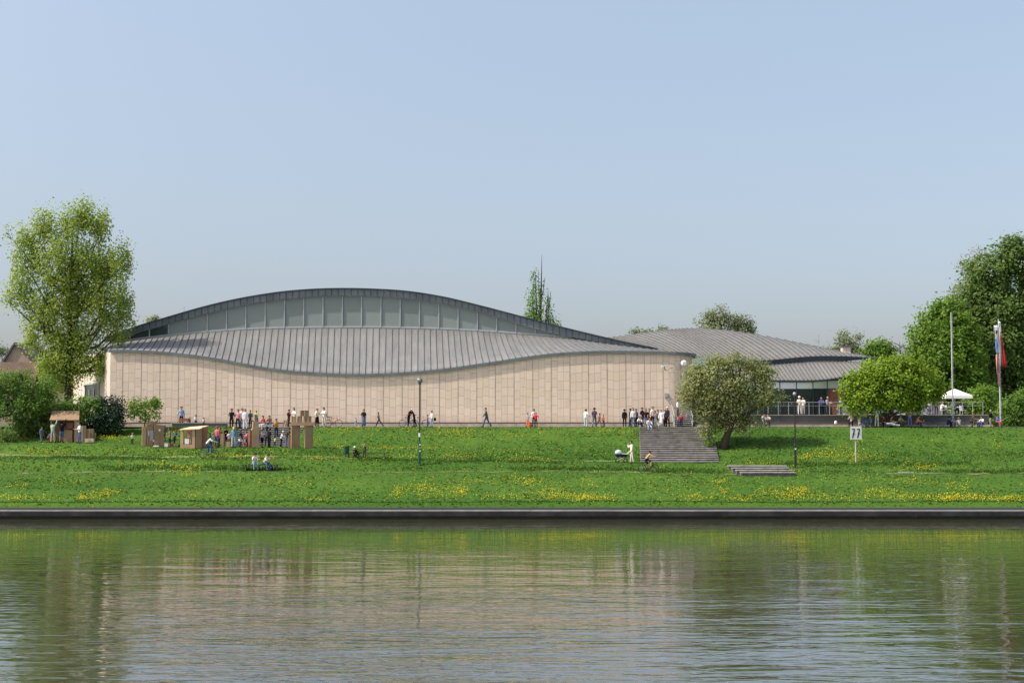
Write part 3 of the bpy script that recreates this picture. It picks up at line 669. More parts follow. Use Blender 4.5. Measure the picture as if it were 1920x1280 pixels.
ltop = smooth_tab([(1330,688),(1400,686.5),(1440,684),(1500,679.5),(1560,677.5),(1600,678),(1640,681)])
lbot = smooth_tab([(1330,704),(1400,710),(1440,712.2),(1480,713.2),(1522,713),(1555,710.5),(1585,705.5),(1615,698),(1640,690)])
rows = [[] for _ in range(5)]; lsm = MB()
def lpt(px, i):
    a = P(px, lbot(px), 134.6); r_ = max(1330, min(px - 22, 1640)); b = P(r_, ltop(r_) , 140.2); return a.lerp(b, i / 4)
for px in np.linspace(1334, 1640, 90):
    for i in range(5): rows[i].append(wq(lpt(px, i)))
lr = strip('lower_roof', rows, M['zinc2'], wing, solid=-0.12)
k = 1337.0
while k < 1638:
    a = lpt(k, 0) + Vector((0, 0, .04)); b = lpt(k, 4) + Vector((0, 0, .04)); d = b - a
    lsm.box(wq((a + b) / 2), (d.length, .06, .13), R=d.to_track_quat('X', 'Z').to_matrix()); k += 7.4
lsm.build('standing_seam', M['seam2'], lr)
X = np.linspace(1334, 1640, 60)
strip('gutter', [[wq(P(x, lbot(x) + 3.2, 134.55)) for x in X], [wq(P(x, lbot(x) + .1, 134.5)) for x in X]], M['fascia_dark'], wing, smooth=False, solid=-0.15)
# glass front under the lower roof: white panels above dark panes
FLOOR = P(960, 778, 130).z
gx_ = [1300, 1333, 1366, 1400, 1432, 1463, 1494, 1525, 1552, 1580, 1610, 1640, 1670, 1700, 1735]
for k in range(len(gx_) - 1):
    a, b = gx_[k], gx_[k + 1]; x0, x1 = XP(a, 135), XP(b, 135); zt = P(a, 713.5 if a < 1580 else 716, 135).z; zm = P(a, 728.5 - (a > 1500) * (a - 1500) * .02, 135).z
    MB().box(wq(((x0 + x1) / 2, 135.05, (zm + zt) / 2)), (x1 - x0 - .04, .08, zt - zm)).build('white_panel', M['white_panel'], wing)
    mt = M['brick'] if 1550 <= a < 1580 else (M['glass_pale'] if a >= 1640 else M['glass_dark'])
    pn = MB().box(wq(((x0 + x1) / 2, 135.08, (zm + FLOOR) / 2)), (x1 - x0 - .06, .06, zm - FLOOR - .02)).build('window_pane', mt, wing)
    MB().box(wq((x0, 135.0, (zt + FLOOR) / 2)), (.07, .14, zt - FLOOR)).build('mullion', M['fascia_dark'], wing)
MB().box(wq((XP(1480, 150), 149.3, TERR + 3.1)), (XP(1640, 140) - XP(1300, 140), 17.5, 6.2)).build('rear_block', M['grey_wall'], wing)
MB().box(wq((XP(1318, 137), 138.0, (P(1318, 669, 138).z + FLOOR) / 2)), (3.2, .1, P(1318, 669, 138).z - FLOOR)).build('lobby_glass', M['glass_pale'], wing)
ch = MB().box(wq(P(1585.5, 661, 149)), (.9, .9, 1.3)).build('chimney', M['plaster'], ur)
MB().box(wq(P(1585.5, 649.2, 149)), (1.15, 1.15, .12)).build('cap', M['grey_wall'], ch)
# aerials
an = thing('roof_aerial', 'thin television aerial mast on the pale wing roof', 'aerial', P(1535, 656, 150))
MB().tube([(0, 0, -.6), (0, 0, 1.75)], .035).build('mast', M['grey_paint'], an)
MB().tube([(-.5, 0, 1.15), (.15, 0, 1.05)], .025).tube([(-.25, -.15, 1.1), (-.25, .15, 1.1)], .02).tube([(-.35, 0, .85), (.2, 0, .85)], .02).build('antenna', M['grey_paint'], an)
v = thing('vent_pipe', 'short vent pipe on the wing roof beside the aerial', 'pipe', P(1542.5, 656, 150)); MB().tube([(0, 0, -.4), (0, 0, .4)], .07, 8).build('pipe', M['grey_paint'], v); MB().tube([(0, 0, .4), (0, 0, .46)], .1, 8).build('cowl', M['grey_paint'], v)
lr_ = thing('lightning_rod', 'thin lightning rod on the left end of the arched roof', 'rod', P(345, 588, YC + .2)); MB().tube([(0, 0, -.3), (0, 0, .75)], .022).build('rod', M['grey_paint'], lr_); MB().box((0, 0, -.1), (.12, .12, .2)).build('foot', M['grey_paint'], lr_)
# fittings on the round end of the stone wall
def on_end(px):
    best = min(plan[200:], key=lambda q: abs(960 + FPX * q[0] / q[1] - px)); i = plan.index(best); q2 = plan[min(i + 1, len(plan) - 1)]
    a = math.atan2(q2[1] - best[1], q2[0] - best[0]); return Vector((best[0], best[1], 0)), Vector((math.sin(a), -math.cos(a), 0)), a
b_, n_, a_ = on_end(1276); c = b_ + n_ * .35; c.z = P(1276, 681, b_.y).z
fl_ = thing('floodlight', 'round white floodlight on the curved end of the stone wall', 'lamp', c)
MB().lathe([(.05, -.02), (.27, 0), (.30, .06), (.30, .16), (.18, .28)], n=16).build('head', M['white'], fl_)
for o_ in fl_.children: o_.rotation_euler = (PI / 2 + .12, 0, .1)
MB().tube([(0, .1, 0), tuple(-n_ * .3)], .03).build('bracket', M['black_paint'], fl_)
b_, n_, a_ = on_end(1247); c = b_ + n_ * .55; c.z = P(1241, 686, b_.y).z; c.x -= .25
sc = thing('security_camera', 'white security camera on an arm high on the stone wall', 'camera', c)
MB().box((0, 0, 0), (.46, .16, .15), R=Matrix.Rotation(-.25, 3, 'Y') @ Matrix.Rotation(.3, 3, 'Z')).build('housing', M['white'], sc)
MB().tube([(.05, 0, -.06), (.1, .1, -.35), (.25, .5, -.4)], .035).build('arm', M['black_paint'], sc)
b_, n_, a_ = on_end(1259); c = b_ + n_ * .5; c.z = P(1259, 689, b_.y).z
sa = thing('spot_lamp', 'small brown spot lamp on a bracket beside the security camera', 'lamp', c); MB().box((0, 0, 0), (.3, .22, .1), R=Matrix.Rotation(.3, 3, 'X')).build('head', M['rib'], sa); MB().tube([(0, 0, 0), tuple(-n_ * .48)], .025).build('bracket', M['black_paint'], sa)
b_, n_, a_ = on_end(1249); c = b_ + n_ * .12; c.z = P(1249, 741, b_.y).z
wb = thing('wall_box', 'grey metal box lamp low on the stone wall near the steps', 'wall lamp', c); MB().box((0, 0, 0), (.36, .2, .42), a_).build('box', M['grey_paint'], wb); MB().box((0, -.11, -.05), (.24, .03, .2), a_).build('lens', M['glass_pale'], wb)

# ------------------------------------------------------------------ raised terrace right of the hall
tx0, tx1 = XP(1297, 130), XP(1852, 130)
tw = thing('terrace_wall', 'dark grey retaining wall of the raised terrace below the glass wing', 'wall', ((tx0 + tx1) / 2, 130, TERR))
MB().box((0, 3.05, (FLOOR - TERR) / 2), (tx1 - tx0, 6.1, FLOOR - TERR - .06)).build('retaining_face', M['grey_wall'], tw)
MB().box((0, 3.0, FLOOR - TERR), (tx1 - tx0 + .1, 6.3, .055)).build('paved_top', M['concrete'], tw)
lg = thing('stone_ledge', 'low brown stone ledge running along the foot of the grey terrace wall', 'wall', (XP(1540, 129.6), 129.5, TERR))
lb = MB(); x = XP(1302, 129.5)
while x < XP(1848, 129.5): w = random.uniform(.5, .9); lb.box((x + w / 2 - lg.location.x, 0, .10), (w - .02, .55, .20 + random.uniform(0, .02))); x += w
lb.build('blocks', M['plinth'], lg); MB().box((0, .02, .245), (XP(1848, 129.5) - XP(1302, 129.5), .62, .06)).build('coping', M['ledge_cap'], lg)
rl = thing('terrace_railing', 'steel railing with round bars along the edge of the raised terrace', 'railing', (XP(1600, 130), 130.15, FLOOR + .03))
H = P(960, 754.5, 130).z - FLOOR
for k, px in enumerate(np.arange(1402, 1852, 19.2)):
    MB().tube([(XP(px, 130.15) - rl.location.x, 0, 0), (XP(px, 130.15) - rl.location.x, 0, H)], .024, 6).build('post', M['grey_paint'], rl)
for hh in (1.0, .72): MB().tube([(XP(1395, 130.15) - rl.location.x, 0, H * hh), (XP(1845, 130.15) - rl.location.x, 0, H * hh)], .022 if hh == 1 else .012, 6).build('rail', M['grey_paint'], rl)
gp_ = thing('glass_screen', 'pale glass screen panels on the terrace behind the bright green tree', 'screen', (XP(1655, 131), 131.2, FLOOR + .03))
for k in range(5): MB().box(((k - 2) * 1.75, 0, .52), (1.68, .04, 1.0)).build('glass_panel', M['glass_pale'], gp_)
MB().box((0, 0, .06), (8.8, .12, .10)).build('sill', M['white'], gp_)
# steps with slatted sides from the terrace up to the entrance
es = thing('entrance_steps', 'grey slatted steps with rails at the round end of the hall', 'stairs', (XP(1279, 128.6), 128.6, TERR))
for k in range(7): MB().box((0, -.9 + .32 * k, .16 + .18 * k), (1.66, .34, .07)).build('tread', M['step'], es)
MB().box((0, .05, .5), (1.5, .06, .9), R=Matrix.Rotation(-.5, 3, 'X')).build('painted_underside_shade', M['shade_and_joint'], es)  # dark sheet stands in for the shade beneath the open treads
for sx in (-.86, .86):
    MB().tube([(sx, -1.0, 0), (sx, -1.0, 1.0), (sx, 1.1, 2.1), (sx, 1.1, 1.1)], .03).build('handrail', M['alu'], es)
    MB().box((sx, .1, .58), (.06, 2.6, .22), R=Matrix.Rotation(math.atan2(1.1, 2.0), 3, 'X')).build('stringer', M['grey_paint'], es)
rs_ = thing('red_sign', 'small red sign plate on a thin post beside the entrance steps', 'sign', P(1287, 800, 128.9)); rs_.location.z = TERR
MB().tube([(0, 0, 0), (0, 0, P(1287, 741, 128.9).z - TERR)], .03).build('post', M['grey_paint'], rs_)
zz = P(1287, 745.5, 128.9).z - TERR; MB().prism([(-.24, zz - .18), (.24, zz - .18), (.28, zz - .02), (.05, zz + .2), (-.28, zz + .02)], -.06, -.03).build('plate', M['red'], rs_)
# low grey wall by the garden steps
gw = thing('garden_wall', 'low dark stone wall at the terrace edge left of the garden steps', 'wall', (XP(375, 127.3), 127.3, TERR)); MB().box((0, 0, .06), (5.2, .3, .5)).build('stones', M['grey_wall'], gw); MB().box((0, 0, .345), (5.4, .42, .07)).build('coping', M['concrete'], gw)
# ------------------------------------------------------------------ old house far left
oh = thing('old_house', 'old beige house with steep dark gable roof behind the tall left tree', 'house', (XP(62, 178), 178, TERR), .0)
MB().prism([(-4.2, 0), (4.2, 0), (4.2, 4.6), (-2.4, 10.6), (-3.1, 10.6), (-4.2, 8)], 0, 9).build('wall', M['old_wall'], oh)
rfm = MB().add([(4.6, -.3, 4.3), (4.6, 9.3, 4.3), (-2.4, 9.3, 10.9), (-2.4, -.3, 10.9), (-2.6, -.3, 11.0), (-2.6, 9.3, 11.0), (-4.6, 9.3, 7.9), (-4.6, -.3, 7.9)], [(0, 1, 2, 3), (3, 2, 5, 4), (4, 5, 6, 7)]).build('roof', M['slate'], oh); md = rfm.modifiers.new('t', 'SOLIDIFY'); md.thickness = .25
MB().box((1.6, -.05, 3.2), (1.7, .12, 1.6)).build('window', M['glass_dark'], oh)
oh2 = thing('brown_roof_house', 'low house with brown tiled roof at the far left edge', 'house', (XP(5, 172), 172, TERR))
MB().box((0, 2, 2.3), (7.2, 4, 4.6)).build('wall', M['old_wall'], oh2)
r2 = MB().add([(-4, -.4, 4.4), (4, -.4, 4.4), (3.6, 2.5, 8.2), (-3.6, 2.5, 8.2), (4, 5, 4.4), (-4, 5, 4.4)], [(0, 1, 2, 3), (3, 2, 4, 5)]).build('roof', M['brown_roof'], oh2); md = r2.modifiers.new('t', 'SOLIDIFY'); md.thickness = .2
MB().box((1.0, -.04, 2.6), (1.1, .1, 1.3)).build('window', M['glass_dark'], oh2)
# ------------------------------------------------------------------ trees and bushes
def tree(name, label, cat, Y, base_px, blobs, leaf, bark, dens=1.0, ll=0.26, lw=0.19, sprig=0.32, per=14, trunk=0.3, fork=0.3, lean=0.0, upright=1.0, gap=0.0, dz=0.8, group=None, limbs=True, base_py=None, base_z=None, seed=1, twig=0.5):
    rg = np.random.default_rng(seed); rr = random.Random(seed)
    bx = XP(base_px, Y); bz = base_z if base_z is not None else gz(bx, Y)
    r = thing(name, label, cat, (bx, Y, bz), 0, group); O = Vector(r.location); k = Y / FPX
    wb = []
    for (px, py, rx, ry) in blobs:
        c = P(px, py, Y); d = 0.5 * (rx + ry) * k * dz
        wb.append((c + Vector((0, rr.uniform(-.35, .35) * d, 0)) - O, rx * k, d, ry * k))
    cx = sum(b[0].x * b[1] * b[3] for b in wb) / sum(b[1] * b[3] for b in wb); cz = sum(b[0].z * b[1] * b[3] for b in wb) / sum(b[1] * b[3] for b in wb)
    zt = max(b[0].z + b[3] for b in wb); zb = min(b[0].z - b[3] for b in wb)
    # trunk and limbs
    mb = MB(); fz = max(fork * zt, .15)
    def axis(t): return Vector((lean * t + (cx - lean) * max(0, t - fork) * .8, 0, zt * t))
    if limbs:
        T = [axis(t) for t in np.linspace(0, .86, 9)]; T = [p + Vector((rr.uniform(-.05, .05), rr.uniform(-.05, .05), 0)) * (i > 0) * trunk * 2 for i, p in enumerate(T)]
        rad = [trunk * (1.35 if i == 0 else 1) * (1 - .9 * i / 8) + .015 for i in range(9)]; T[0].z -= .3
        mb.tube(T, rad, 8)
    S = []; OUT = []
    for (c, rx, ry, rz) in wb:
        if limbs:
            t0 = min(max((c.z - rz * 1.2) / zt * .75, fork * rr.uniform(.75, 1.05)), .8); a = axis(t0); b = c + Vector((0, 0, -rz * .2)); m_ = a.lerp(b, .5) + Vector((0, 0, -.06 * (b - a).length if upright <= 1 else -.16 * (b - a).length))
            r0 = trunk * (1 - .8 * t0) * .5; mb.tube([a, a.lerp(m_, .5), m_, m_.lerp(b, .5) + Vector((0, 0, .05)), b], [r0, r0 * .85, r0 * .65, r0 * .45, r0 * .25], 6)
        n = int(dens * 34 * rx * rz * (1 + .3 * ry)) + 3
        u = rg.normal(size=(n, 3)); u /= np.linalg.norm(u, axis=1)[:, None]; q = rg.random(n) ** (1 / 2.6)
        p = np.array(c) + u * q[:, None] * np.array([rx, ry, rz])
        if gap > 0:
            nz = np.array([mnoise.noise(Vector(v_) * .8 + Vector((seed * 3.1, 0, 0))) for v_ in p]); ok = nz > gap - .5; p = p[ok]; u = u[ok]
        S.append(p); OUT.append(u)
        if limbs and len(p):
            for _ in range(int(7 * twig * max(1, rx))):
                j = rr.randrange(len(p)); e = Vector(p[j]); a = c.lerp(e, .15) + Vector((0, 0, -rz * .2)); mdl = a.lerp(e, .55) + Vector((rr.uniform(-.15, .15), rr.uniform(-.15, .15), -.08))
                mb.tube([a, mdl, e], [max(trunk * .13, .02), max(trunk * .08, .015), .01], 4, cap=False)
    if mb.v: mb.build('trunk' if limbs else 'stem', bark, r, smooth=True)
    S = np.concatenate(S); U = np.concatenate(OUT)
    n = len(S); L = np.repeat(S, per, 0) + rg.normal(size=(n * per, 3)) * sprig * np.array([1, 1, upright]); N_ = len(L)
    nr = np.repeat(U, per, 0) * .75 + np.array([0, -.1, .55]) + rg.normal(size=(N_, 3)) * .55; nr /= np.linalg.norm(nr, axis=1)[:, None]
    t = rg.normal(size=(N_, 3)); t -= nr * (t * nr).sum(1)[:, None]; t /= np.linalg.norm(t, axis=1)[:, None]; b = np.cross(nr, t)
    sc = rg.uniform(.6, 1.25, N_)[:, None]; V = np.zeros((N_, 4, 3))
    V[:, 0] = L - t * ll / 2 * sc; V[:, 1] = L + b * lw / 2 * sc; V[:, 2] = L + t * ll / 2 * sc; V[:, 3] = L - b * lw / 2 * sc
    np_mesh('crown', V.reshape(-1, 3), np.arange(4 * N_).reshape(-1, 4), leaf, r)
    return r
LM = {
 'poplar': leaf_mat('poplar_leaves', (0.195, 0.300, 0.036), (0.320, 0.390, 0.080), .55),
 'olive': leaf_mat('olive_leaves', (0.140, 0.190, 0.050), (0.300, 0.320, 0.135), .42),
 'maple': leaf_mat('maple_leaves', (0.110, 0.210, 0.014), (0.225, 0.325, 0.030), .42),
 'dark': leaf_mat('dark_leaves', (0.080, 0.148, 0.032), (0.160, 0.235, 0.060), .48),
 'mid': leaf_mat('green_leaves', (0.100, 0.205, 0.025), (0.185, 0.295, 0.046), .5),
 'yew': leaf_mat('yew_needles', (0.010, 0.034, 0.017), (0.026, 0.058, 0.028), .15),
 'shrub': leaf_mat('shrub_leaves', (0.090, 0.190, 0.026), (0.160, 0.265, 0.052), .5),
 'haze': leaf_mat('hazed_leaves', (0.200, 0.240, 0.130), (0.270, 0.300, 0.170), .45),  # distance haze put into the leaf colour, paler and greyer
 'pink': leaf_mat('bud_leaves', (0.225, 0.215, 0.145), (0.300, 0.280, 0.190), .45),
}
BK, BP = M['bark'], M['bark_pale']
G1 = 'trees rising behind the museum roofs'; G2 = 'park trees at the right edge'; G3 = 'bushes by the left end of the hall'
tree('poplar_tree', 'tall airy yellow-green poplar standing before the left end of the museum hall', 'tree', 132.2, 127,
     [(148,412,42,34),(152,392,12,14),(95,428,38,36),(188,425,34,36),(60,448,30,30),(16,438,10,7),(215,490,36,38),(240,492,16,14),(50,490,34,40),(125,490,62,58),(170,500,44,50),(40,548,34,32),(14,562,10,10),(95,560,52,48),(150,560,48,46),(205,555,46,42),(80,612,46,38),(140,620,48,44),(195,600,40,28),(235,598,20,14),(55,640,24,18),(110,665,42,36),(160,672,36,34),(190,690,22,16),(125,710,34,24),(95,690,30,24),(215,628,26,20),(202,660,22,18),(222,560,28,30)],
     LM['poplar'], BK, dens=.72, ll=.23, lw=.18, sprig=.25, per=20, trunk=.48, fork=.28, upright=2.4, gap=.36, seed=3)
tree('round_tree', 'round grey-green flowering tree with a leaning dark trunk beside the big staircase', 'tree', 119.3, 1355,
     [(1365,712,62,46),(1312,728,36,44),(1420,730,38,40),(1365,762,62,34),(1335,690,40,24),(1400,688,42,22),(1304,762,18,18),(1436,705,20,18),(1447,745,15,18),(1330,785,30,18),(1395,785,28,14),(1370,680,36,18),(1288,742,22,26),(1452,738,18,26),(1345,792,40,13),(1408,790,32,12),(1325,805,14,18),(1395,803,22,9),(1355,800,18,8),(1310,700,24,16),(1425,700,26,16)],
     LM['olive'], BK, dens=.74, ll=.22, lw=.17, sprig=.30, per=19, trunk=.34, fork=.36, lean=3.0, gap=.34, seed=5, base_z=gz(XP(1355,119.3),119.3))
tree('maple_tree', 'broad bright yellow-green maple with several dark stems on the right terrace edge', 'tree', 127.2, 1673,
     [(1672,700,58,30),(1625,722,42,34),(1722,718,44,34),(1670,738,80,28),(1600,755,22,22),(1748,735,20,18),(1650,690,36,20),(1700,685,32,16),(1610,740,30,20),(1700,755,40,18),(1630,765,30,14),(1720,752,30,16),(1590,735,14,16),(1762,728,8,10)],
     LM['maple'], BK, dens=.74, ll=.26, lw=.23, sprig=.30, per=20, trunk=.20, fork=.18, gap=.24, seed=8)
tree('horse_chestnut', 'tall dark green chestnut tree reaching past the right edge of the view', 'tree', 150, 1890,
     [(1850,520,50,44),(1890,482,40,32),(1925,505,50,50),(1822,565,40,44),(1880,575,62,52),(1940,590,50,60),(1860,640,62,52),(1920,660,60,56),(1835,610,40,40),(1870,710,60,46),(1930,730,50,46),(1905,460,24,14)],
     LM['dark'], BK, dens=.62, ll=.37, lw=.31, sprig=.42, per=19, trunk=.55, fork=.25, gap=.45, seed=11, group=G2)
tree('lime_tree', 'bushy fresh green lime tree left of the tall chestnut', 'tree', 146, 1775,
     [(1752,605,40,34),(1730,640,30,36),(1790,620,46,42),(1770,665,56,46),(1725,668,22,24),(1800,690,46,50),(1765,715,46,40),(1720,690,20,22),(1815,650,34,44),(1780,580,30,20),(1830,735,36,40)],
     LM['mid'], BK, dens=.66, ll=.35, lw=.29, sprig=.40, per=19, trunk=.42, fork=.2, gap=.34, seed=12, group=G2)
tree('budding_tree', 'thin reddish-grey budding tree showing above the lime at the upper left of the chestnut', 'tree', 158, 1822,
     [(1815,502,26,24),(1800,535,18,24),(1840,480,22,18),(1790,560,14,20),(1830,530,26,30)],
     LM['pink'], BP, dens=.50, ll=.26, lw=.18, sprig=.4, per=10, trunk=.3, fork=.5, gap=.38, seed=13, group=G2, twig=1.6)
tree('park_bush', 'light green bush at the right edge below the flag pole', 'bush', 131.5, 1905, [(1900,765,28,26),(1880,785,26,18),(1915,790,24,16),(1925,755,20,30)], LM['shrub'], BK, dens=1.2, ll=.26, lw=.2, sprig=.25, per=13, trunk=.08, fork=.1, gap=.1, seed=14, group=G2)
tree('dark_park_bush', 'darker leafy bush under the chestnut behind the parasol', 'bush', 136.5, 1842, [(1845,745,30,26),(1830,765,28,24),(1860,775,24,24),(1800,770,24,16)], LM['mid'], BK, dens=1.1, ll=.28, lw=.22, sprig=.28, per=12, trunk=.08, fork=.1, gap=.2, seed=15, group=G2)
tree('columnar_poplar', 'sparse columnar poplar with a bare dead spire behind the arched roof', 'tree', 195, 1014,
     [(1000,540,7,26),(997,572,11,26),(1014,580,8,30),(1003,600,18,14),(1028,575,5,26),(1031,600,9,14),(1001,518,4,14),(985,605,8,8),(1043,607,8,5),(990,600,12,12),(1012,602,22,10),(1036,608,12,6),(1015,548,3,20)],
     LM['mid'], BK, dens=.58, ll=.28, lw=.22, sprig=.28, per=9, trunk=.34, fork=.5, upright=1.9, gap=.30, seed=16, group=G1, twig=.8)
sp = bpy.data.objects['columnar_poplar']; O = Vector(sp.location)
mb = MB()
for (x0, y0, x1, y1, rr_) in [(1013,640,1016,478,.17),(1008,640,1003,505,.10),(1020,640,1028,540,.10),(1012,600,1009,505,.05),(1015,560,1022,520,.04),(1026,600,1033,545,.05),(1002,600,996,545,.05)]:
    mb.tube([P(x0, y0, 195) - O, P((x0 + x1) / 2 + random.uniform(-1, 1), (y0 + y1) / 2, 195) - O, P(x1, y1, 195) - O], [rr_, rr_ * .8, .02], 5)
    for _ in range(16):
        t = random.uniform(.35, .97); p = P(x0 + (x1 - x0) * t, y0 + (y1 - y0) * t, 195) - O; l = random.uniform(.3, .9) * (1.1 - t)
        mb.tube([p, p + Vector((random.uniform(-.5, .5) * l, random.uniform(-.4, .4) * l, l * 1.3))], [.04, .012], 4, cap=False)
mb.build('dead_spire', M['bark'], sp)
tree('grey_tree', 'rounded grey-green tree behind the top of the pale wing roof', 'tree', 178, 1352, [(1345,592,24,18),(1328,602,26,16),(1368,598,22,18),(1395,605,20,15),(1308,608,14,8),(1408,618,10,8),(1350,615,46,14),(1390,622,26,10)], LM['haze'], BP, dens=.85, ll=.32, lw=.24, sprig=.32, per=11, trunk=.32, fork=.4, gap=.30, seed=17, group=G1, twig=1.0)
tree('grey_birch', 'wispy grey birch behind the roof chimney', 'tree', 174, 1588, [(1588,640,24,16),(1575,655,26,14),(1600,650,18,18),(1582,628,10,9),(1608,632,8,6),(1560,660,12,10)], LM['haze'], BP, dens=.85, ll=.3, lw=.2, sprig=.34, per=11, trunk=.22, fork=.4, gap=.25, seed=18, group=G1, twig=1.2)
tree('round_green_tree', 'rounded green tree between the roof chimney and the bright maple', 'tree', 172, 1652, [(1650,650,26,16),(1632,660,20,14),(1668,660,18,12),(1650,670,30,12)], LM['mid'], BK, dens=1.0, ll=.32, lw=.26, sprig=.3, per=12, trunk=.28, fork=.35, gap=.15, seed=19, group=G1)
bt = thing('bare_tree', 'small bare leafless tree between the round green tree and the lime', 'tree', (XP(1688, 170), 170, TERR), 0, G1); mb = MB(); O = Vector(bt.location)
mb.tube([(0, 0, 0), P(1688, 680, 170) - O, P(1687, 640, 170) - O], [.22, .14, .02], 6); mb.build('trunk', BP, bt); mb = MB()
for _ in range(46):
    a = P(1688 + random.uniform(-1, 1), random.uniform(648, 690), 170) - O; b = a + Vector((random.choice((-1, 1)) * random.uniform(.5, 1.9), random.uniform(-.8, .8), random.uniform(.0, .7)))
    mb.tube([a, a.lerp(b, .5) + Vector((0, 0, .12)), b], [.035, .022, .008], 4, cap=False)
mb.build('branches', BP, bt)
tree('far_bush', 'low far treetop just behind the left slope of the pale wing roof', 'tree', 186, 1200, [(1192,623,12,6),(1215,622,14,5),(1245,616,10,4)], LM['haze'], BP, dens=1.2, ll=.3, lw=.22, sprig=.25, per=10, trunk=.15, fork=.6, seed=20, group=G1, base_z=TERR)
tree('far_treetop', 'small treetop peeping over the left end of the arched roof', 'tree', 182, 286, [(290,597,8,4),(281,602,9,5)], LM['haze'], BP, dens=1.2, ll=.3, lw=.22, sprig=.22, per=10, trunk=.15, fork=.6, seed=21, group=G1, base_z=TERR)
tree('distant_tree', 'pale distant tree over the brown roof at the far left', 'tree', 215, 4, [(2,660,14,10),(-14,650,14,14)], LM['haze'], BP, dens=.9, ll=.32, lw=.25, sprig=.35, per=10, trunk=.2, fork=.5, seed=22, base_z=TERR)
tree('willow_tree', 'low olive-green tree with dark slanting branches at the left edge', 'tree', 122.5, -14, [(6,722,38,28),(55,728,38,22),(84,738,20,14),(10,765,44,24),(60,762,34,16),(30,745,40,22),(-20,740,30,40),(35,705,36,14),(92,722,14,18),(78,750,24,18)], LM['shrub'], BK, dens=.95, ll=.24, lw=.17, sprig=.27, per=12, trunk=.26, fork=.35, gap=.22, seed=23, twig=1.3, group=G3)
tree('laurel_bush', 'large dark green bush behind the left cardboard house', 'bush', 124.2, 75, [(72,785,46,30),(40,798,24,22),(100,790,34,28),(75,805,44,20),(60,765,26,16)], LM['dark'], BK, dens=1.2, ll=.24, lw=.2, sprig=.25, per=13, trunk=.10, fork=.1, gap=.12, seed=24, group=G3)
tree('hazel_bush', 'fresh green spreading bush below the side window of the hall', 'bush', 124.6, 146, [(150,762,40,18),(120,772,30,16),(178,762,22,16),(150,785,40,16),(110,762,16,10)], LM['shrub'], BK, dens=1.1, ll=.25, lw=.2, sprig=.25, per=12, trunk=.08, fork=.1, gap=.16, seed=25, group=G3)
tree('yew_bush', 'dense blackish-green yew bush at the foot of the hall corner', 'bush', 124.8, 205, [(205,775,28,34),(222,765,12,26),(185,790,26,26),(160,800,24,16),(212,795,24,20),(190,755,14,10)], LM['yew'], BK, dens=1.6, ll=.2, lw=.13, sprig=.2, per=14, trunk=.08, fork=.1, gap=.08, seed=26, group=G3)
tree('small_tree', 'small open green tree before the stone wall behind the cardboard panels', 'tree', 125.2, 272, [(272,758,26,10),(250,768,18,12),(292,762,14,12),(272,775,30,12),(285,782,16,9),(296,752,9,5),(255,752,12,6)], LM['mid'], BK, dens=.9, ll=.24, lw=.18, sprig=.22, per=11, trunk=.09, fork=.4, gap=.22, seed=27)
tree('edge_bush', 'small bush at the far left edge on the grass bank', 'bush', 120.4, 8, [(5,815,20,13),(20,822,12,8)], LM['dark'], BK, dens=1.2, ll=.22, lw=.16, sprig=.2, per=12, trunk=.05, fork=.1, seed=28, group=G3)
tree('stair_shrub', 'small leafy shrub at the foot of the leaning trunk by the staircase', 'bush', 119.0, 1333, [(1332,822,12,16),(1340,806,10,10),(1326,836,8,6)], LM['mid'], BK, dens=1.1, ll=.2, lw=.15, sprig=.2, per=10, trunk=.03, fork=.2, gap=.2, seed=29)
# ------------------------------------------------------------------ things on the bank
def lamp_post(label, px, py_foot, py_head, bright, Y=None):
    p = hit(px, py_foot) if Y is None else Vector((XP(px, Y), Y, gz(XP(px, Y), Y)))
    h = P(px, py_head, p.y).z - p.z; r = thing('street_lamp', label, 'street lamp', p, 0, 'globe street lamps on the bank')
    MB().lathe([(.15, -.1), (.15, .06), (.105, .1), (.105, 1.9), (.07, 2.0)], n=12).build('base', M['green_paint'] if bright else M['black_paint'], r, smooth=False)
    MB().tube([(0, 0, 1.98), (0, 0, h - .2)], [.062, .05], 10).build('pole', M['black_paint'], r)
    MB().lathe([(.05, h - .32), (.12, h - .26), (.10, h - .18)], n=12).build('collar', M['black_paint'], r)
    g = .245 if bright else .15
    MB().sphere((0, 0, h), g, 18).build('globe', M['globe'] if bright else M['grey_paint'], r, smooth=True)
    MB().lathe([(.08, h + g - .03), (.03, h + g + .03)], n=8).build('cap', M['black_paint'], r)
    return r, p, h
l1, p1, h1 = lamp_post('black globe street lamp with white sticker, standing before the stone wall', 786.5, 872, 713.5, True)
zs = P(785, 815, p1.y).z - p1.z; MB().box((-.02, -.07, zs), (.17, .02, .34)).build('sticker', M['paper'], l1)
for dz_, m_ in ((1.72, 'paper'), (1.45, 'grey_paint'), (1.2, 'paper')): MB().box((.04, -.109, dz_), (.11, .012, .12)).build('sticker', M[m_], l1)
l2, p2, h2 = lamp_post('thin dark street lamp with small pale globe beside the short stone steps', 1491.5, 876, 738, False)
MB().box((0, -.11, 1.55), (.12, .02, .12)).build('sticker', M['paper'], l2)
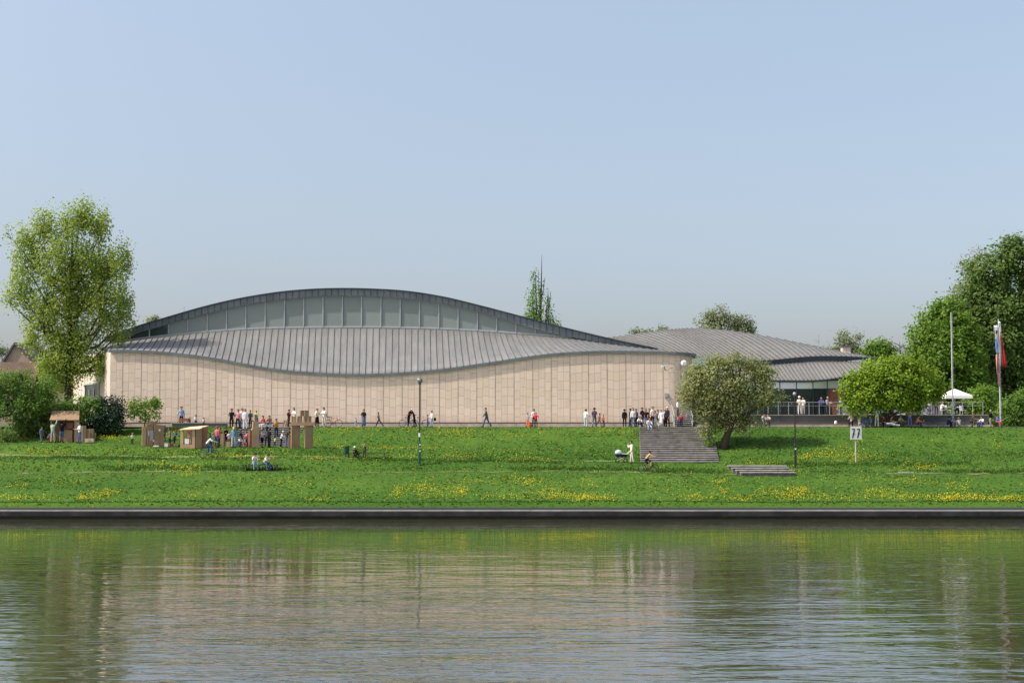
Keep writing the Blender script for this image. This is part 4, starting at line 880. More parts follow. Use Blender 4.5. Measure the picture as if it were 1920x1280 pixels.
# kilometre board
p = hit(1605, 866); sb = thing('river_sign', 'white river kilometre board reading 77 on a pale post', 'sign', p)
def zz(py): return P(1605, py, p.y).z - p.z
MB().tube([(0, .03, -.2), (0, .03, zz(801))], .07, 8).build('post', simple('weathered_post', (0.42, 0.38, 0.32), .8, .15, 3.0), sb)
k_ = p.y / FPX; bd = MB().box((0.02, -.06, zz(811.3)), (21 * k_, .04, 24 * k_)).build('board', M['sign_white'], sb)
def seven(cx):
    m = MB(); zt_, zb_ = zz(803.3), zz(820.5); w = 5.6 * k_; s_ = .085
    m.prism([(cx - w / 2, zt_ - s_), (cx - w / 2, zt_), (cx + w / 2, zt_), (cx + w / 2, zt_ - s_ * .9)], -.098, -.083)
    m.prism([(cx + w / 2 - .095, zt_ - s_ - .003), (cx + w / 2, zt_ - s_ - .003), (cx - w * .12, zb_), (cx - w * .12 - .105, zb_)], -.098, -.083)
    zm = (zt_ + zb_) / 2 - .03; m.prism([(cx - w * .32, zm - .03), (cx - w * .32, zm + .03), (cx + w * .46, zm + .03), (cx + w * .46, zm - .03)], -.108, -.0995)
    m.build('digit', M['black'], sb)
seven(-4.4 * k_); seven(5.0 * k_)
# litter bin
p = hit(649, 858); bn = thing('litter_bin', 'dark green litter bin on a post in the grass near the bench', 'bin', p)
MB().lathe([(.17, .32), (.20, .36), (.20, .95), (.215, .97), (.18, 1.0), (.16, .9)], (-.05, 0, 0), 14).build('bucket', M['green_paint'], bn)
MB().tube([(.2, .05, -.1), (.2, .05, 1.08)], .045, 8).build('post', M['green_paint'], bn)
# benches
def bench(label, px, py, L, rz):
    p = hit(px, py); b = thing('park_bench', label, 'bench', p, rz, 'low benches on the lower bank')
    for dy in (-.14, .04, .22): MB().box((0, dy, .45), (L, .15, .055)).build('slat', M['wood'], b)
    for sx in (-.38, .38): MB().box((L * sx, .04, .20), (.10, .42, .44), taper=.8).build('leg', M['riser'], b)
    return b, p
bA, pA = bench('dark low bench with two seated readers on the lower bank', 490, 881, 3.4, .02)
bB, pB = bench('dark low bench stretching right from the person in a brown coat', 697, 859, 2.9, .05)
bp = hit(508, 882); bk = thing('backpack', 'dark backpack with white patch on the grass by the bench', 'bag', bp); MB().lathe([(.16, 0), (.2, .1), (.18, .32), (.08, .42)], n=10, sy=.7).build('sack', M['navy'], bk); MB().sphere((-.02, -.13, .27), .075, 8).build('patch', M['paper'], bk)
# cardboard constructions
def cbox(label, px, py_b, w_px, h_px, depth, rz, m='card', z=None, Y=None, name='cardboard_box', tilt=0, group='loose cardboard boxes', flap=True, lab_mat=None):
    p = hit(px, py_b) if Y is None else Vector((XP(px, Y), Y, gz(XP(px, Y), Y)))
    if z is not None: p.z = z
    k = p.y / FPX; W, Hh = w_px * k, h_px * k; r = thing(name, label, 'box', p, rz, group); r.rotation_euler = (0, tilt, rz)
    MB().box((0, 0, Hh / 2), (W, depth, Hh)).build('carton', M[m], r)
    if flap:
        MB().box((0, -depth * .5 - .004, Hh * .5), (.06, .006, Hh * .94)).build('tape', M['card_pale'], r)
        MB().box((0, 0, Hh + .008), (W * .98, depth * .5, .012)).build('flap', M['card_dark'], r)
    return r
RZ = .36
# house with slanting roof, left
p = hit(122, 829); k = p.y / FPX
hA = thing('cardboard_house', 'cardboard hut with a broad sloping brown roof in front of the dark bush', 'playhouse', p, .12)
def zA(py): return P(122, py, p.y).z - p.z
MB().box((1.03, .05, zA(789) / 2), (.42, .5, zA(789))).build('pillar', M['card'], hA)
MB().box((-1.15, .25, zA(789) / 2), (.30, .4, zA(789))).build('pillar', M['card_dark'], hA)
MB().box((-.05, .75, zA(790) / 2), (2.1, .06, zA(790))).build('wall', M['card_dark'], hA)
MB().box((.25, .25, zA(806) / 2), (.7, .4, zA(806))).build('counter', M['card'], hA); MB().box((.40, .15, zA(803) + .25), (.5, .3, .5)).build('shelf', M['card_red'], hA); MB().box((.10, .5, zA(800)), (.7, .05, .9)).build('panel', M['card_red'], hA)
MB().add([(-1.30, -.45, zA(786.5)), (1.28, -.45, zA(786.5)), (1.02, .95, zA(769.5)), (-1.34, .95, zA(769.5)), (-1.30, -.45, zA(786.5) - .08), (1.28, -.45, zA(786.5) - .08), (1.02, .95, zA(769.5) - .08), (-1.34, .95, zA(769.5) - .08)], [(0, 1, 2, 3), (7, 6, 5, 4), (0, 4, 5, 1), (1, 5, 6, 2), (2, 6, 7, 3), (3, 7, 4, 0)]).build('roof', M['card_dark'], hA)
MB().add([(-1.30, .95, zA(769.5) - .05), (-1.30, -.42, zA(788)), (-1.30, .95, zA(789)), (-1.25, .95, zA(769.5) - .05), (-1.25, -.42, zA(788)), (-1.25, .95, zA(789))], [(0, 1, 2), (5, 4, 3), (0, 3, 4, 1), (1, 4, 5, 2), (2, 5, 3, 0)]).build('gable', M['card_red'], hA)
cbox('upright cardboard box standing against the right side of the left hut', 154, 829, 13, 31, .5, .25, 'card_dark')
cbox('pale cardboard box on the grass behind the three small boxes', 168, 826, 15, 22, .5, .1, 'card_dark')
cbox('small square cardboard box leaning beside the left hut boxes', 174.5, 823, 8, 12, .4, -.15, 'card')
cbox('flat whitish cardboard box lying at the foot of the left hut boxes', 168, 829, 16, 7, .5, .1, 'card_pale')
# row of tall panels
p = hit(288, 837); k = p.y / FPX
pn = thing('cardboard_screen', 'standing row of tall cardboard panels with glued pictures', 'screen', p, .0)
for (px, top, w, dy, m, r_) in [(269, 800, 7, .1, 'card', RZ), (274, 793, 7, .35, 'card', RZ), (280, 795, 11, .15, 'card_dark', RZ), (284, 790, 12, .45, 'card_dark', RZ), (292, 796, 9, .2, 'card_dark', RZ), (299, 797, 11, .35, 'card_dark', RZ)]:
    h_ = P(px, top, p.y).z - p.z; MB().box(((px - 288) * k, dy, h_ / 2), (w * k, .22, h_), r_).build('panel', M[m], pn)
for (px, py, w, h_, m) in [(285, 816, 6, 18, 'grey_paint'), (288.5, 826, 2.5, 3, 'paper'), (279.5, 812, 2, 9, 'pale_blue'), (299.5, 806, 3, 4, 'paper')]:
    MB().box(((px - 288) * k, -.16, P(px, py, p.y).z - p.z), (w * k, .02, h_ * k), RZ).build('picture', M[m], pn)
for i, (px, w, h_, m, lb) in enumerate([(309, 12, 8, 'card', 'low open cardboard box at the end of the tall panels'), (317, 8, 7, 'card_red', 'small reddish box in the low row of boxes'), (327, 14, 5, 'card', 'flat cardboard box in the low row left of the small hut')]): cbox(lb, px, 837, w, h_, .45, RZ * .6, m, group='low row of boxes')
for px, w, lb in ((293, 10, 'flat white paper sheet lying at the foot of the panels'), (312, 6, 'white carton at the end of the low box row')):
    q_ = hit(px, 838); r = thing('white_carton', lb, 'box', q_, .1); MB().box((0, 0, .08 if w == 10 else .18), (w * .047, .35, .1 if w == 10 else .3)).build('carton', M['paper'], r); MB().box((0, 0, .14 if w == 10 else .34), (w * .045, .12, .01)).build('tape', M['card_pale'], r)
# small hut with serving window
p = hit(362, 840); k = p.y / FPX; hB = thing('cardboard_kiosk', 'cardboard kiosk with pale flat roof and serving window holding white paper', 'playhouse', p, .0)
def zB(py): return P(362, py, p.y).z - p.z
Lx = lambda px: (px - 362) * k
MB().box((Lx(341.5), 0, zB(805) / 2), (5.5 * k, .3, zB(805))).build('pillar', M['card'], hB); MB().box((Lx(363.5), -.05, zB(804) / 2), (5.5 * k, .3, zB(804))).build('pillar', M['card'], hB)
MB().box((Lx(352.5), -.02, zB(833) / 2), (16 * k, .28, zB(833))).build('counter', M['card'], hB); MB().box((Lx(352.5), .9, zB(806) / 2), (18 * k, .06, zB(806))).build('back_panel', M['card_red'], hB)
MB().box((Lx(354), .35, zB(818)), (10 * k, .05, .75)).build('inner_panel', M['card'], hB); MB().box((Lx(351), -.1, zB(827)), (7.5 * k, .12, .45)).build('paper_stack', M['paper'], hB); MB().box((Lx(356.5), -.08, zB(826)), (3 * k, .1, .4)).build('grey_sheet', M['grey_paint'], hB)
MB().box((Lx(371.5), .1, zB(804) / 2), (11 * k, .55, zB(804)), RZ).build('side_wall', M['card_dark'], hB); MB().box((Lx(381.5), .35, zB(800) / 2), (10 * k, .5, zB(800)), RZ).build('side_wall', M['card_red'], hB)
MB().add([(Lx(338), -.35, zB(804.5)), (Lx(376), -.35, zB(803)), (Lx(386), .9, zB(797.3)), (Lx(351), .9, zB(800)), (Lx(338), -.35, zB(804.5) - .07), (Lx(376), -.35, zB(803) - .07), (Lx(386), .9, zB(797.3) - .07), (Lx(351), .9, zB(800) - .07)], [(0, 1, 2, 3), (7, 6, 5, 4), (0, 4, 5, 1), (1, 5, 6, 2), (2, 6, 7, 3), (3, 7, 4, 0)]).build('roof', M['card_pale'], hB)
# tower and gate
p = hit(478, 839); k = p.y / FPX; tw_ = thing('cardboard_tower', 'tall cardboard tower with a slim box on top between the two stair groups', 'tower', p, RZ)
def zT(py): return P(478, py, p.y).z - p.z
MB().box((0, 0, zT(803) / 2), (13 * k, .55, zT(803))).build('shaft', M['card'], tw_); MB().box((.0, .0, (zT(803) + zT(790)) / 2), (10 * k, .4, zT(790) - zT(803) - .004)).build('upper_box', M['card'], tw_); MB().box((.02, .0, (zT(790) + zT(777)) / 2), (4.5 * k, .25, zT(777) - zT(790) - .004)).build('top_box', M['card_dark'], tw_); MB().box((-.42, .0, zT(806) / 2), (.22, .5, zT(806))).build('side_panel', M['card_red'], tw_)
p = hit(567, 840); k = p.y / FPX; gt = thing('cardboard_gate', 'big cardboard gate of two wide pillars and a lintel', 'gate', p, .0)
def zG(py): return P(567, py, p.y).z - p.z
MB().box(((553.5 - 567) * k, .05, zG(797) / 2), (16 * k, .35, zG(797)), RZ).build('pillar', M['card_dark'], gt); MB().box(((578.5 - 567) * k, .05, zG(797) / 2), (15.5 * k, .35, zG(797)), RZ).build('pillar', M['card_dark'], gt)
MB().box((.05, .1, (zG(791.5) + zG(797.5)) / 2), (46 * k, .75, zG(791.5) - zG(797.5))).build('lintel', M['card_dark'], gt)
zl = p.z + zG(791.4); Yg = p.y + .1
def tbox(lb, px, w, py0, py1, m, rz=RZ):
    z0 = zl if py0 is None else P(px, py0, Yg).z; h_ = (P(px, py1, Yg).z - z0) / k
    cbox(lb, px, 0, w, h_, .42, rz, m, z=z0, Y=Yg, group='boxes stacked on the cardboard gate')
tbox('pale cardboard box at the left end on top of the gate', 550, 9, None, 780.5, 'card', RZ); tbox('brown cardboard box left of centre on top of the gate', 561.5, 8, None, 780.2, 'card_dark'); tbox('wide brown cardboard box right of centre on top of the gate', 576.5, 13, None, 780, 'card_dark'); tbox('topmost cardboard box bridging the boxes on the gate', 570, 15, 779.7, 769.5, 'card_dark')
cbox('tilted brown cardboard box perched at the head of the garden steps', 533, 0, 7.5, 12, .4, .1, 'card_dark', Y=127.0, tilt=.32)
cbox('pinkish cardboard box on the grass beside the woman in light blue', 427.5, 838, 9, 10, .4, .2, 'card')
cbox('tall narrow cardboard board behind the crowd at the garden steps', 417, 838, 6, 25, .2, RZ, 'card'); cbox('brown cardboard board between the crowd and the tower', 468, 837, 6, 26, .25, RZ, 'card_red'); cbox('low cardboard board left of the big gate', 543, 839, 6, 24, .2, RZ, 'card', flap=False)
# table and bags
tb = thing('red_table', 'small red-topped table in front of the man in light blue', 'table', (XP(345, 127.8), 127.8, TERR)); MB().box((0, 0, .66), (.85, .5, .30)).build('table_box', M['card_red'], tb)
for sx in (-.36, .36):
    for sy in (-.18, .18): MB().tube([(sx, sy, 0), (sx, sy, .52)], .025).build('leg', M['black_paint'], tb)
def bag(lb, px, Y, z, m, w=.4):
    b = thing('bag', lb, 'bag', (XP(px, Y), Y, z)); MB().lathe([(w * .42, 0), (w * .5, .08), (w * .45, .24), (w * .2, .3)], n=10, sy=.6).build('body', M[m], b); MB().tube([(-w * .2, 0, .29), (-w * .1, 0, .4), (w * .1, 0, .4), (w * .2, 0, .29)], .015, 5).build('handle', M['black'], b)
bag('dark red bag on the stone step right of the seated pair', 517, 126.9, TERR, 'red', .55)
bag('white and black bag left on the brown stone ledge', 1567, 129.4, TERR + .28, 'white', .30)
bag('small dark bag on the terrace paving near the flag pole', 1835, 127.6, TERR, 'navy', .3)
bag('orange bag on the ground beside the dark-haired child', 994.5, 127.1, TERR, 'red', .34)

def bicycle(label, p, rz, fm, kid=False, basket=False, s=1.0):
    r = thing('bicycle', label, 'bicycle', p, rz); r.scale = (s, s, s)
    for wx in (-.52, .52):
        w = MB().ring((wx, 0, .34), .33, .022, 20, 6).build('wheel', M['black'], r); sp_ = MB()
        for i in range(10):
            a = PI * i / 5; sp_.tube([(wx, 0, .34), (wx + .32 * math.cos(a), 0, .34 + .32 * math.sin(a))], .004, 3, cap=False)
        sp_.build('spokes', M['alu'], w)
    f = MB(); bb = (-.06, 0, .29); st = (-.20, 0, .80); hd = (.36, 0, .82); f.tube([bb, st], .02).tube([st, hd], .02).tube([bb, (.38, 0, .70)], .024).tube([(.33, 0, .92), (.40, 0, .62), (.52, 0, .34)], .02)
    for sy in (-.05, .05): f.tube([bb, (-.52, sy, .34)], .013).tube([st, (-.52, sy, .34)], .013)
    f.build('frame', M[fm], r)
    MB().box((-.22, 0, .90), (.26, .14, .06), taper=.7).tube([st, (-.22, 0, .88)], .016).build('saddle', M['black'], r)
    MB().tube([(.30, -.28, .98), (.34, -.06, 1.0), (.34, .06, 1.0), (.30, .28, .98)], .016).build('handlebar', M['black_paint'], r)
    MB().ring((-.06, 0, .29), .10, .012, 12, 4).tube([(-.06, -.06, .29), (.02, -.10, .13)], .012).tube([(-.06, .06, .29), (-.14, .10, .45)], .012).build('pedals', M['black_paint'], r)
    if kid:
        c = MB(); c.box((-.5, 0, .92), (.30, .34, .06)).box((-.66, 0, 1.12), (.06, .34, .42), R=Matrix.Rotation(-.25, 3, 'Y')).box((-.40, .12, .72), (.05, .05, .36)).box((-.40, -.12, .72), (.05, .05, .36)); c.build('child_seat', M['navy'], r)
    if basket:
        MB().lathe([(.13, .78), (.17, 1.0)], (.56, 0, 0), 10).build('basket', M['card_red'], r)
    return r
# ------------------------------------------------------------------ people
def D(a): return math.radians(a)
POSE = {  # torso, head, left arm (fwd, out, elbow), right arm, left leg (hip, knee), right leg
 'stand':  (2, 4, (4, 9, 12), (-3, 8, 10), (3, 3), (-3, 3)),
 'stand2': (-2, 10, (12, 14, 40), (2, 9, 8), (6, 8), (-5, 2)),
 'hold':   (2, 14, (18, 8, 85), (14, 10, 80), (3, 3), (-4, 4)),
 'hip':    (0, 5, (-12, 30, 75), (2, 9, 10), (4, 4), (-4, 3)),
 'phone':  (2, 8, (45, 16, 125), (6, 9, 20), (4, 3), (-5, 3)),
 'reach':  (-3, -15, (150, 12, 20), (135, 14, 25), (5, 4), (-6, 4)),
 'reach1': (-3, -12, (140, 10, 25), (15, 12, 30), (5, 4), (-6, 4)),
 'walk':   (5, 2, (-24, 9, 12), (24, 9, 22), (24, 10), (-22, 16)),
 'stride': (8, 0, (38, 30, 30), (-40, 30, 15), (30, 10), (-32, 14)),
 'bend':   (42, 15, (52, 8, 30), (60, 10, 25), (8, 6), (-6, 8)),
 'lean':   (22, 12, (42, 10, 50), (30, 12, 60), (6, 6), (-10, 6)),
 'sit':    (14, 12, (30, 12, 55), (26, 12, 60), (84, 84), (80, 86)),
 'sitread':(22, 28, (34, 10, 80), (34, 10, 80), (80, 72), (78, 84)),
 'ground': (16, 10, (40, 16, 40), (36, 16, 45), (118, 112), (112, 118)),
 'crouch': (30, 5, (50, 12, 35), (45, 12, 40), (112, 128), (70, 125)),
 'ride':   (38, -18, (62, 10, 18), (62, 10, 18), (62, 58), (22, 30)),
 'arms':   (0, 5, (8, 60, 40), (15, 45, 60), (3, 3), (-3, 3)),
}
BONES_R = {}
def skeleton(pose, rnd, jit=5, kid=False, torso=None):
    t, hp, aL, aR, lL, lR = POSE[pose]
    if torso is not None: t = torso
    t += rnd.uniform(-2, 2); V = []; R_ = []; E = []; G = []
    def add(p, r, par=None, g=''):
        V.append(Vector(p)); R_.append(r); G.append(g)
        if par is not None: E.append((par, len(V) - 1))
        return len(V) - 1
    u = Vector((0, -math.sin(D(t)), math.cos(D(t)))); f = Vector((0, -math.cos(D(t)), -math.sin(D(t)))); X_ = Vector((1, 0, 0))
    ht = t * .35 + hp; hu = Vector((0, -math.sin(D(ht)), math.cos(D(ht)))); hf = Vector((0, -math.cos(D(ht)), -math.sin(D(ht))))
    hs = 1.22 if kid else 1.0; ar = .9 if kid else 1.0
    pel = add((0, 0, 0), .125, None, 'pelvis'); wa = add(u * .15, .112, pel, 'torso'); ch = add(u * .34 + f * .01, .135, wa, 'torso'); nb = add(u * .475, .085, ch, 'torso'); nk = add(u * .55, .052, nb, 'neck')
    j = add(V[nk] + hu * .06 * hs + hf * .022, .078 * hs, nk, 'head'); hm = add(V[nk] + hu * .125 * hs + hf * .008, .104 * hs, j, 'head'); h2 = add(V[nk] + hu * .185 * hs - hf * .004, .104 * hs, hm, 'head'); hd = add(V[nk] + hu * .235 * hs - hf * .006, .066 * hs, h2, 'head')
    add(V[hm] + hf * .120 * hs - hu * .02, .014, hm, 'face')                       # nose
    for s in (-1, 1): add(V[hm] + X_ * s * .108 * hs - hu * .012, .018, hm, 'face')  # ears
    for s, (a, b, e) in ((-1, aL), (1, aR)):
        a += rnd.uniform(-jit, jit); b += rnd.uniform(-3, 5); e += rnd.uniform(-jit, jit)
        sh = add(u * .43 + X_ * s * .165, .062, ch, 'torso')
        dn = lambda A, B: Vector((s * math.sin(D(B)), -math.sin(D(A)) * math.cos(D(B)), -math.cos(D(A)) * math.cos(D(B))))
        d1 = dn(a, b); el = add(V[sh] + d1 * .28 * ar, .043, sh, 'uarm'); d2 = dn(a + e, b * .3); wr = add(V[el] + d2 * .245 * ar, .031, el, 'farm')
        pm = add(V[wr] + d2 * .075, .030, wr, 'hand'); side = d2.cross(X_).normalized() if abs(d2.x) < .9 else Vector((0, 0, 1)); curl = X_ * -s
        for q, ln in ((-.027, .055), (-.009, .068), (.009, .064), (.027, .050)):
            k1 = add(V[pm] + d2 * (.03 + ln * .5) + side * q * 1.25, .0095, pm, 'hand'); add(V[k1] + d2 * ln * .5 + curl * ln * .4, .0085, k1, 'hand')
        th = add(V[wr] + d2 * .045 + side * -.045 + curl * .01, .011, pm, 'hand'); add(V[th] + d2 * .035 + curl * .012, .009, th, 'hand')
    for s, (h, k) in ((-1, lL), (1, lR)):
        h += rnd.uniform(-jit, jit) * .5; k = max(0, k + rnd.uniform(-2, 3)); sp_ = .035 + rnd.uniform(0, .03)
        if pose in ('ground', 'crouch', 'sit', 'sitread'): sp_ += .1
        hi = add(X_ * s * .088 - u * .035, .088, pel, 'pelvis')
        d1 = Vector((s * sp_, -math.sin(D(h)), -math.cos(D(h)))).normalized(); kn = add(V[hi] + d1 * .43, .060, hi, 'thigh'); d2 = Vector((s * sp_ * .3, -math.sin(D(h - k)), -math.cos(D(h - k)))).normalized()
        cf = add(V[kn] + d2 * .16 - Vector((0, d2.z * -.01, 0)), .056, kn, 'shin'); an = add(V[kn] + d2 * .405, .040, cf, 'shin')
        fd = Vector((s * .12, -1, 0)).normalized(); fd = (fd - d2 * fd.dot(d2) * .6).normalized()
        add(V[an] - fd * .045 + d2 * .045, .036, an, 'foot'); ba = add(V[an] + fd * .11 + d2 * .052, .036, an, 'foot'); add(V[ba] + fd * .08, .028, ba, 'foot')
    return V, R_, E, G, (hu, hf, V[hm].copy(), u, f, V[nk].copy(), hs)
PEOPLE = []
def person(label, px, py0, py1, Y, pose, face, top, bot, hair, group, H=None, z=None, kid=False, longhair=False, hat=None, sleeves=None, skirt=None, shorts=False, lie=False, loc=None, torso=None, dress=False, bag=None):
    rnd = random.Random(hash(label) % 1 + len(PEOPLE) * 17 + 3)
    if loc is not None: p = Vector(loc)
    elif Y is None: p = hit(px, py1)
    else:
        p = Vector((XP(px, Y), Y, 0)); p.z = gz(p.x, Y) if z is None else z
    if H is None:
        H = (py1 - py0) * p.y / FPX * 1.0 + .02; H = min(max(H, .7), 1.92)
        if pose == 'bend': H = 1.72
    V, R_, E, G, hd = skeleton(pose, rnd, kid=kid or H < 1.3, torso=torso); s = H / (1.74 if not (kid or H < 1.3) else 1.79)
    me = bpy.data.meshes.new('person'); me.from_pydata([v * s for v in V], E, []); o = bpy.data.objects.new('person', me); COL.objects.link(o)
    md = o.modifiers.new('skin', 'SKIN'); md.use_smooth_shade = True; md.branch_smoothing = .4
    for i, sv in enumerate(me.skin_vertices[0].data):
        sv.radius = (R_[i] * s, R_[i] * s); sv.use_root = i == 0
    sd = o.modifiers.new('sub', 'SUBSURF'); sd.levels = 1; sd.render_levels = 1
    PEOPLE.append(dict(o=o, V=V, R=R_, E=E, G=G, hd=hd, s=s, p=p, face=face, top=top, bot=bot, hair=hair, label=label, group=group, longhair=longhair, hat=hat, sleeves=sleeves if sleeves is not None else rnd.random() < .5, skirt=skirt, shorts=shorts, lie=lie, dress=dress, bag=bag))
def child_mesh(name, verts, faces, mat, parent):
    me = bpy.data.meshes.new(name); me.from_pydata(verts, [], faces); me.materials.append(mat); me.polygons.foreach_set('use_smooth', [True] * len(faces))
    o = bpy.data.objects.new(name, me); COL.objects.link(o); o.parent = parent; return o
def finish_people():
    dg = bpy.context.evaluated_depsgraph_get(); dg.update(); done = []
    for d in PEOPLE: done.append(bpy.data.meshes.new_from_object(d['o'].evaluated_get(dg)))
    for d, me in zip(PEOPLE, done):
        o = d['o']; o.modifiers.clear(); old = o.data; o.data = me; bpy.data.meshes.remove(old); me.name = 'person'
        s = d['s']; n = len(me.vertices); co = np.empty(n * 3, np.float32); me.vertices.foreach_get('co', co); co = co.reshape(-1, 3)
        nr = np.array([v.normal[:] for v in me.vertices]); V = np.array([v[:] for v in d['V']]) * s; best = np.full(n, 1e9); reg = np.zeros(n, int); names = d['G']
        for k, (a, b) in enumerate(d['E']):
            A, B = V[a], V[b]; ab = B - A; t = np.clip(((co - A) @ ab) / max(ab @ ab, 1e-9), 0, 1); dd = np.linalg.norm(co - (A + t[:, None] * ab), axis=1) - (d['R'][a] * (1 - t) + d['R'][b] * t) * s
            m = dd < best; best[m] = dd[m]; reg[m] = k
        regn = np.array([names[d['E'][k][1]] for k in range(len(d['E']))])[reg]
        fs = [tuple(p.vertices) for p in me.polygons]; me.materials.clear(); me.materials.append(M['skin'])
        hu, hf, hm, u, f, nk, hs = d['hd']
        lo = co[:, 2].min(); x0, y0 = 0, 0
        def cover(name, sel, off, mat, wide=False):
            keep = [q for q in fs if any(sel[i] for i in q)] if wide else [q for q in fs if sum(sel[i] for i in q) * 2 > len(q)]
            if not keep: return
            used = sorted({i for q in keep for i in q}); mp = {i: j for j, i in enumerate(used)}
            child_mesh(name, [tuple(co[i] + nr[i] * off * s) for i in used], [tuple(mp[i] for i in q) for q in keep], mat, o)
        rel = co - np.array(hm) * s; hz = rel @ np.array(hu); hy = rel @ np.array(hf)
        head = (regn == 'head') | (regn == 'face')
        cover('hair', head & ((hz > .075 * s) | ((hy < -.005 * s) & (hz > -.07 * s))) , .016, cloth(d['hair']), True)
        sl = (regn == 'torso') | (regn == 'uarm') | ((regn == 'farm') if d['sleeves'] else False); hp_ = (co @ np.array(u)); up = hp_ > -.05 * s; dn_ = hp_ < .09 * s
        cover('dress' if d['dress'] else 'shirt', sl | ((regn == 'pelvis') & up), .020, cloth(d['top']))
        tr = ((regn == 'pelvis') & dn_) | (regn == 'thigh') | ((regn == 'shin') if not d['shorts'] else False)
        cover('shorts' if d['shorts'] else 'trousers', tr, .012, cloth(d['bot']), True); cover('shoes', regn == 'foot', .010, cloth((60, 52, 48)))
        if d['skirt']:
            mb = MB(); mb.lathe([(.125 * s, .10 * s), (.17 * s, -.08 * s), (.20 * s, -.40 * s), (.23 * s, -d['skirt'] * s)], n=12, sy=.8); mb.build('skirt', cloth(d['bot']), o, smooth=True)
        if d['longhair']:
            a = (Vector(hm) - Vector(hf) * .05) * s; b = (nk - Vector(f) * .085) * s; c = b - Vector(u) * .16 * s - Vector(f) * .03 * s
            MB().tube([a, b, c], [.085 * s, .075 * s, .03 * s], 7).build('ponytail' if d['longhair'] == 2 else 'long_hair', cloth(d['hair']), o, smooth=True)
        if d['hat']:
            mb = MB(); mb.lathe([(.14 * s * hs, .04 * s), (.145 * s * hs, .05 * s), (.105 * s * hs, .055 * s), (.10 * s * hs, .12 * s), (.06 * s * hs, .155 * s)], n=10)
            Rm = Vector(hu).to_track_quat('Z', 'Y').to_matrix(); mb.v = [tuple(Rm @ Vector(v) + Vector(hm) * s) for v in mb.v]; mb.build('hat', cloth(d['hat']), o, smooth=True)
        # stand the figure on its lowest point
        sh = Vector((0, 0, -lo)); me.transform(Matrix.Translation(sh))
        for c in o.children: c.data.transform(Matrix.Translation(sh))
        o.location = d['p']; o.rotation_euler = (0, 0, D(d['face']))
        if d['lie']: o.rotation_euler = (D(-82), 0, D(d['face'])); o.location.z += .16
        o.name = 'person'; tag(o, d['label'], 'person', d['group'])
        if d['bag']:
            b = thing('handbag', d['bag'][0], 'bag', d['p'] + Vector((d['bag'][1], -.02, .62)), 0, None); MB().box((0, 0, .1), (.26, .12, .28), taper=.85).build('body', cloth(d['bag'][2]), b); MB().tube([(-.08, 0, .24), (0, 0, .55), (.08, 0, .24)], .012, 5).build('strap', cloth((30, 28, 28)), b)
BLK = (24, 22, 24); NAVY = (38, 42, 66); JEAN = (82, 108, 150); PJEAN = (150, 172, 196); WHT = (236, 236, 236); CRM = (222, 214, 196); GRY = (110, 110, 112); DGR = (62, 62, 66); RED = (190, 44, 52); PNK = (226, 140, 160); ORG = (238, 128, 84); BRN = (52, 36, 28); HDK = (26, 20, 17); HBR = (70, 48, 32); HBL = (186, 158, 112); HGR = (200, 198, 192); TAN = (206, 172, 130); LBL = (158, 186, 214); BLU = (70, 84, 170); YEL = (226, 226, 150); LIL = (150, 138, 170); OLV = (110, 110, 84)
GC = 'people around the cardboard constructions'; GT = 'visitors on the museum terrace'; GL = 'people on the lower bank'; GR = 'people on the raised terrace'; GE = 'people gathered at the top of the big staircase'; GP = 'people resting at the right end of the lawn edge'
T = TERR + .006
# --- left hut
person('person in pale green shirt and light trousers reaching up to the left hut roof', 99, 788, 829.5, None, 'reach1', 165, (176, 190, 176), (176, 176, 150), HBR, GC)
person('person in black top and blue shorts with both arms raised at the left hut', 115.5, 783, 829.5, None, 'reach', 180, BLK, (96, 118, 168), HDK, GC, shorts=True)
person('child in grey-blue clothes standing before the dark bush left of the left hut', 77.5, 800, 829, None, 'stand', 60, (112, 124, 146), (112, 120, 136), HBR, GC)
person('crouching child in blue top and red trousers beside the left hut', 90, 806, 829.5, None, 'crouch', 80, (92, 108, 156), (150, 60, 70), HDK, GC, H=1.45)
person('toddler in white top and black trousers alone on the grass under the small open tree', 248, 812, 833, None, 'stand', 30, WHT, BLK, HBL, GC)
person('person with long grey hair and dark jacket sitting behind the tall cardboard panels', 307.5, 796, 827, None, 'stand2', -60, (66, 68, 82), (48, 48, 58), (150, 148, 146), GC, longhair=True)
# --- terrace left
person('man in light blue shirt and dark trousers standing behind the red-topped table', 340, 762, 801, 128.6, 'hip', 20, LBL, NAVY, HDK, GT, sleeves=True)
person('child in dark blue clothes beside the red-topped table', 356, 781, 799, 128.2, 'stand', -40, (62, 66, 100), (60, 70, 110), HBR, GT)
person('small dark-haired child in white shirt right of the red-topped table', 367, 777, 799, 128.2, 'stand2', 30, WHT, NAVY, HDK, GT)
person('small child with red cap standing behind the kiosk roof', 382, 784, 801, 126.6, 'stand', 0, CRM, DGR, BRN, GT, hat=(150, 50, 50))
person('person in black shirt with white chest stripe in the group before the stone wall', 434, 767, 806, 126.0, 'hold', 20, (44, 46, 66), BLK, HBR, GT, z=TERR - .22)
person('woman in pink top and dark jeans in the group before the stone wall', 446, 769, 806, 126.0, 'stand2', -20, (222, 150, 160), NAVY, HDK, GT, z=TERR - .22)
person('person in white shirt half hidden behind the figure all in white', 454, 769, 806, 126.4, 'stand', 15, WHT, JEAN, HDK, GT, z=TERR - .14)
person('person dressed all in white standing at the garden steps', 459.5, 768, 807, 125.7, 'stand', 0, (244, 244, 246), (244, 244, 246), HBR, GT, z=TERR - .26, sleeves=True)
person('dark-clothed person behind the figure all in white', 469.5, 771, 804, 126.5, 'stand', -30, (66, 62, 74), NAVY, HDK, GT, z=TERR - .12)
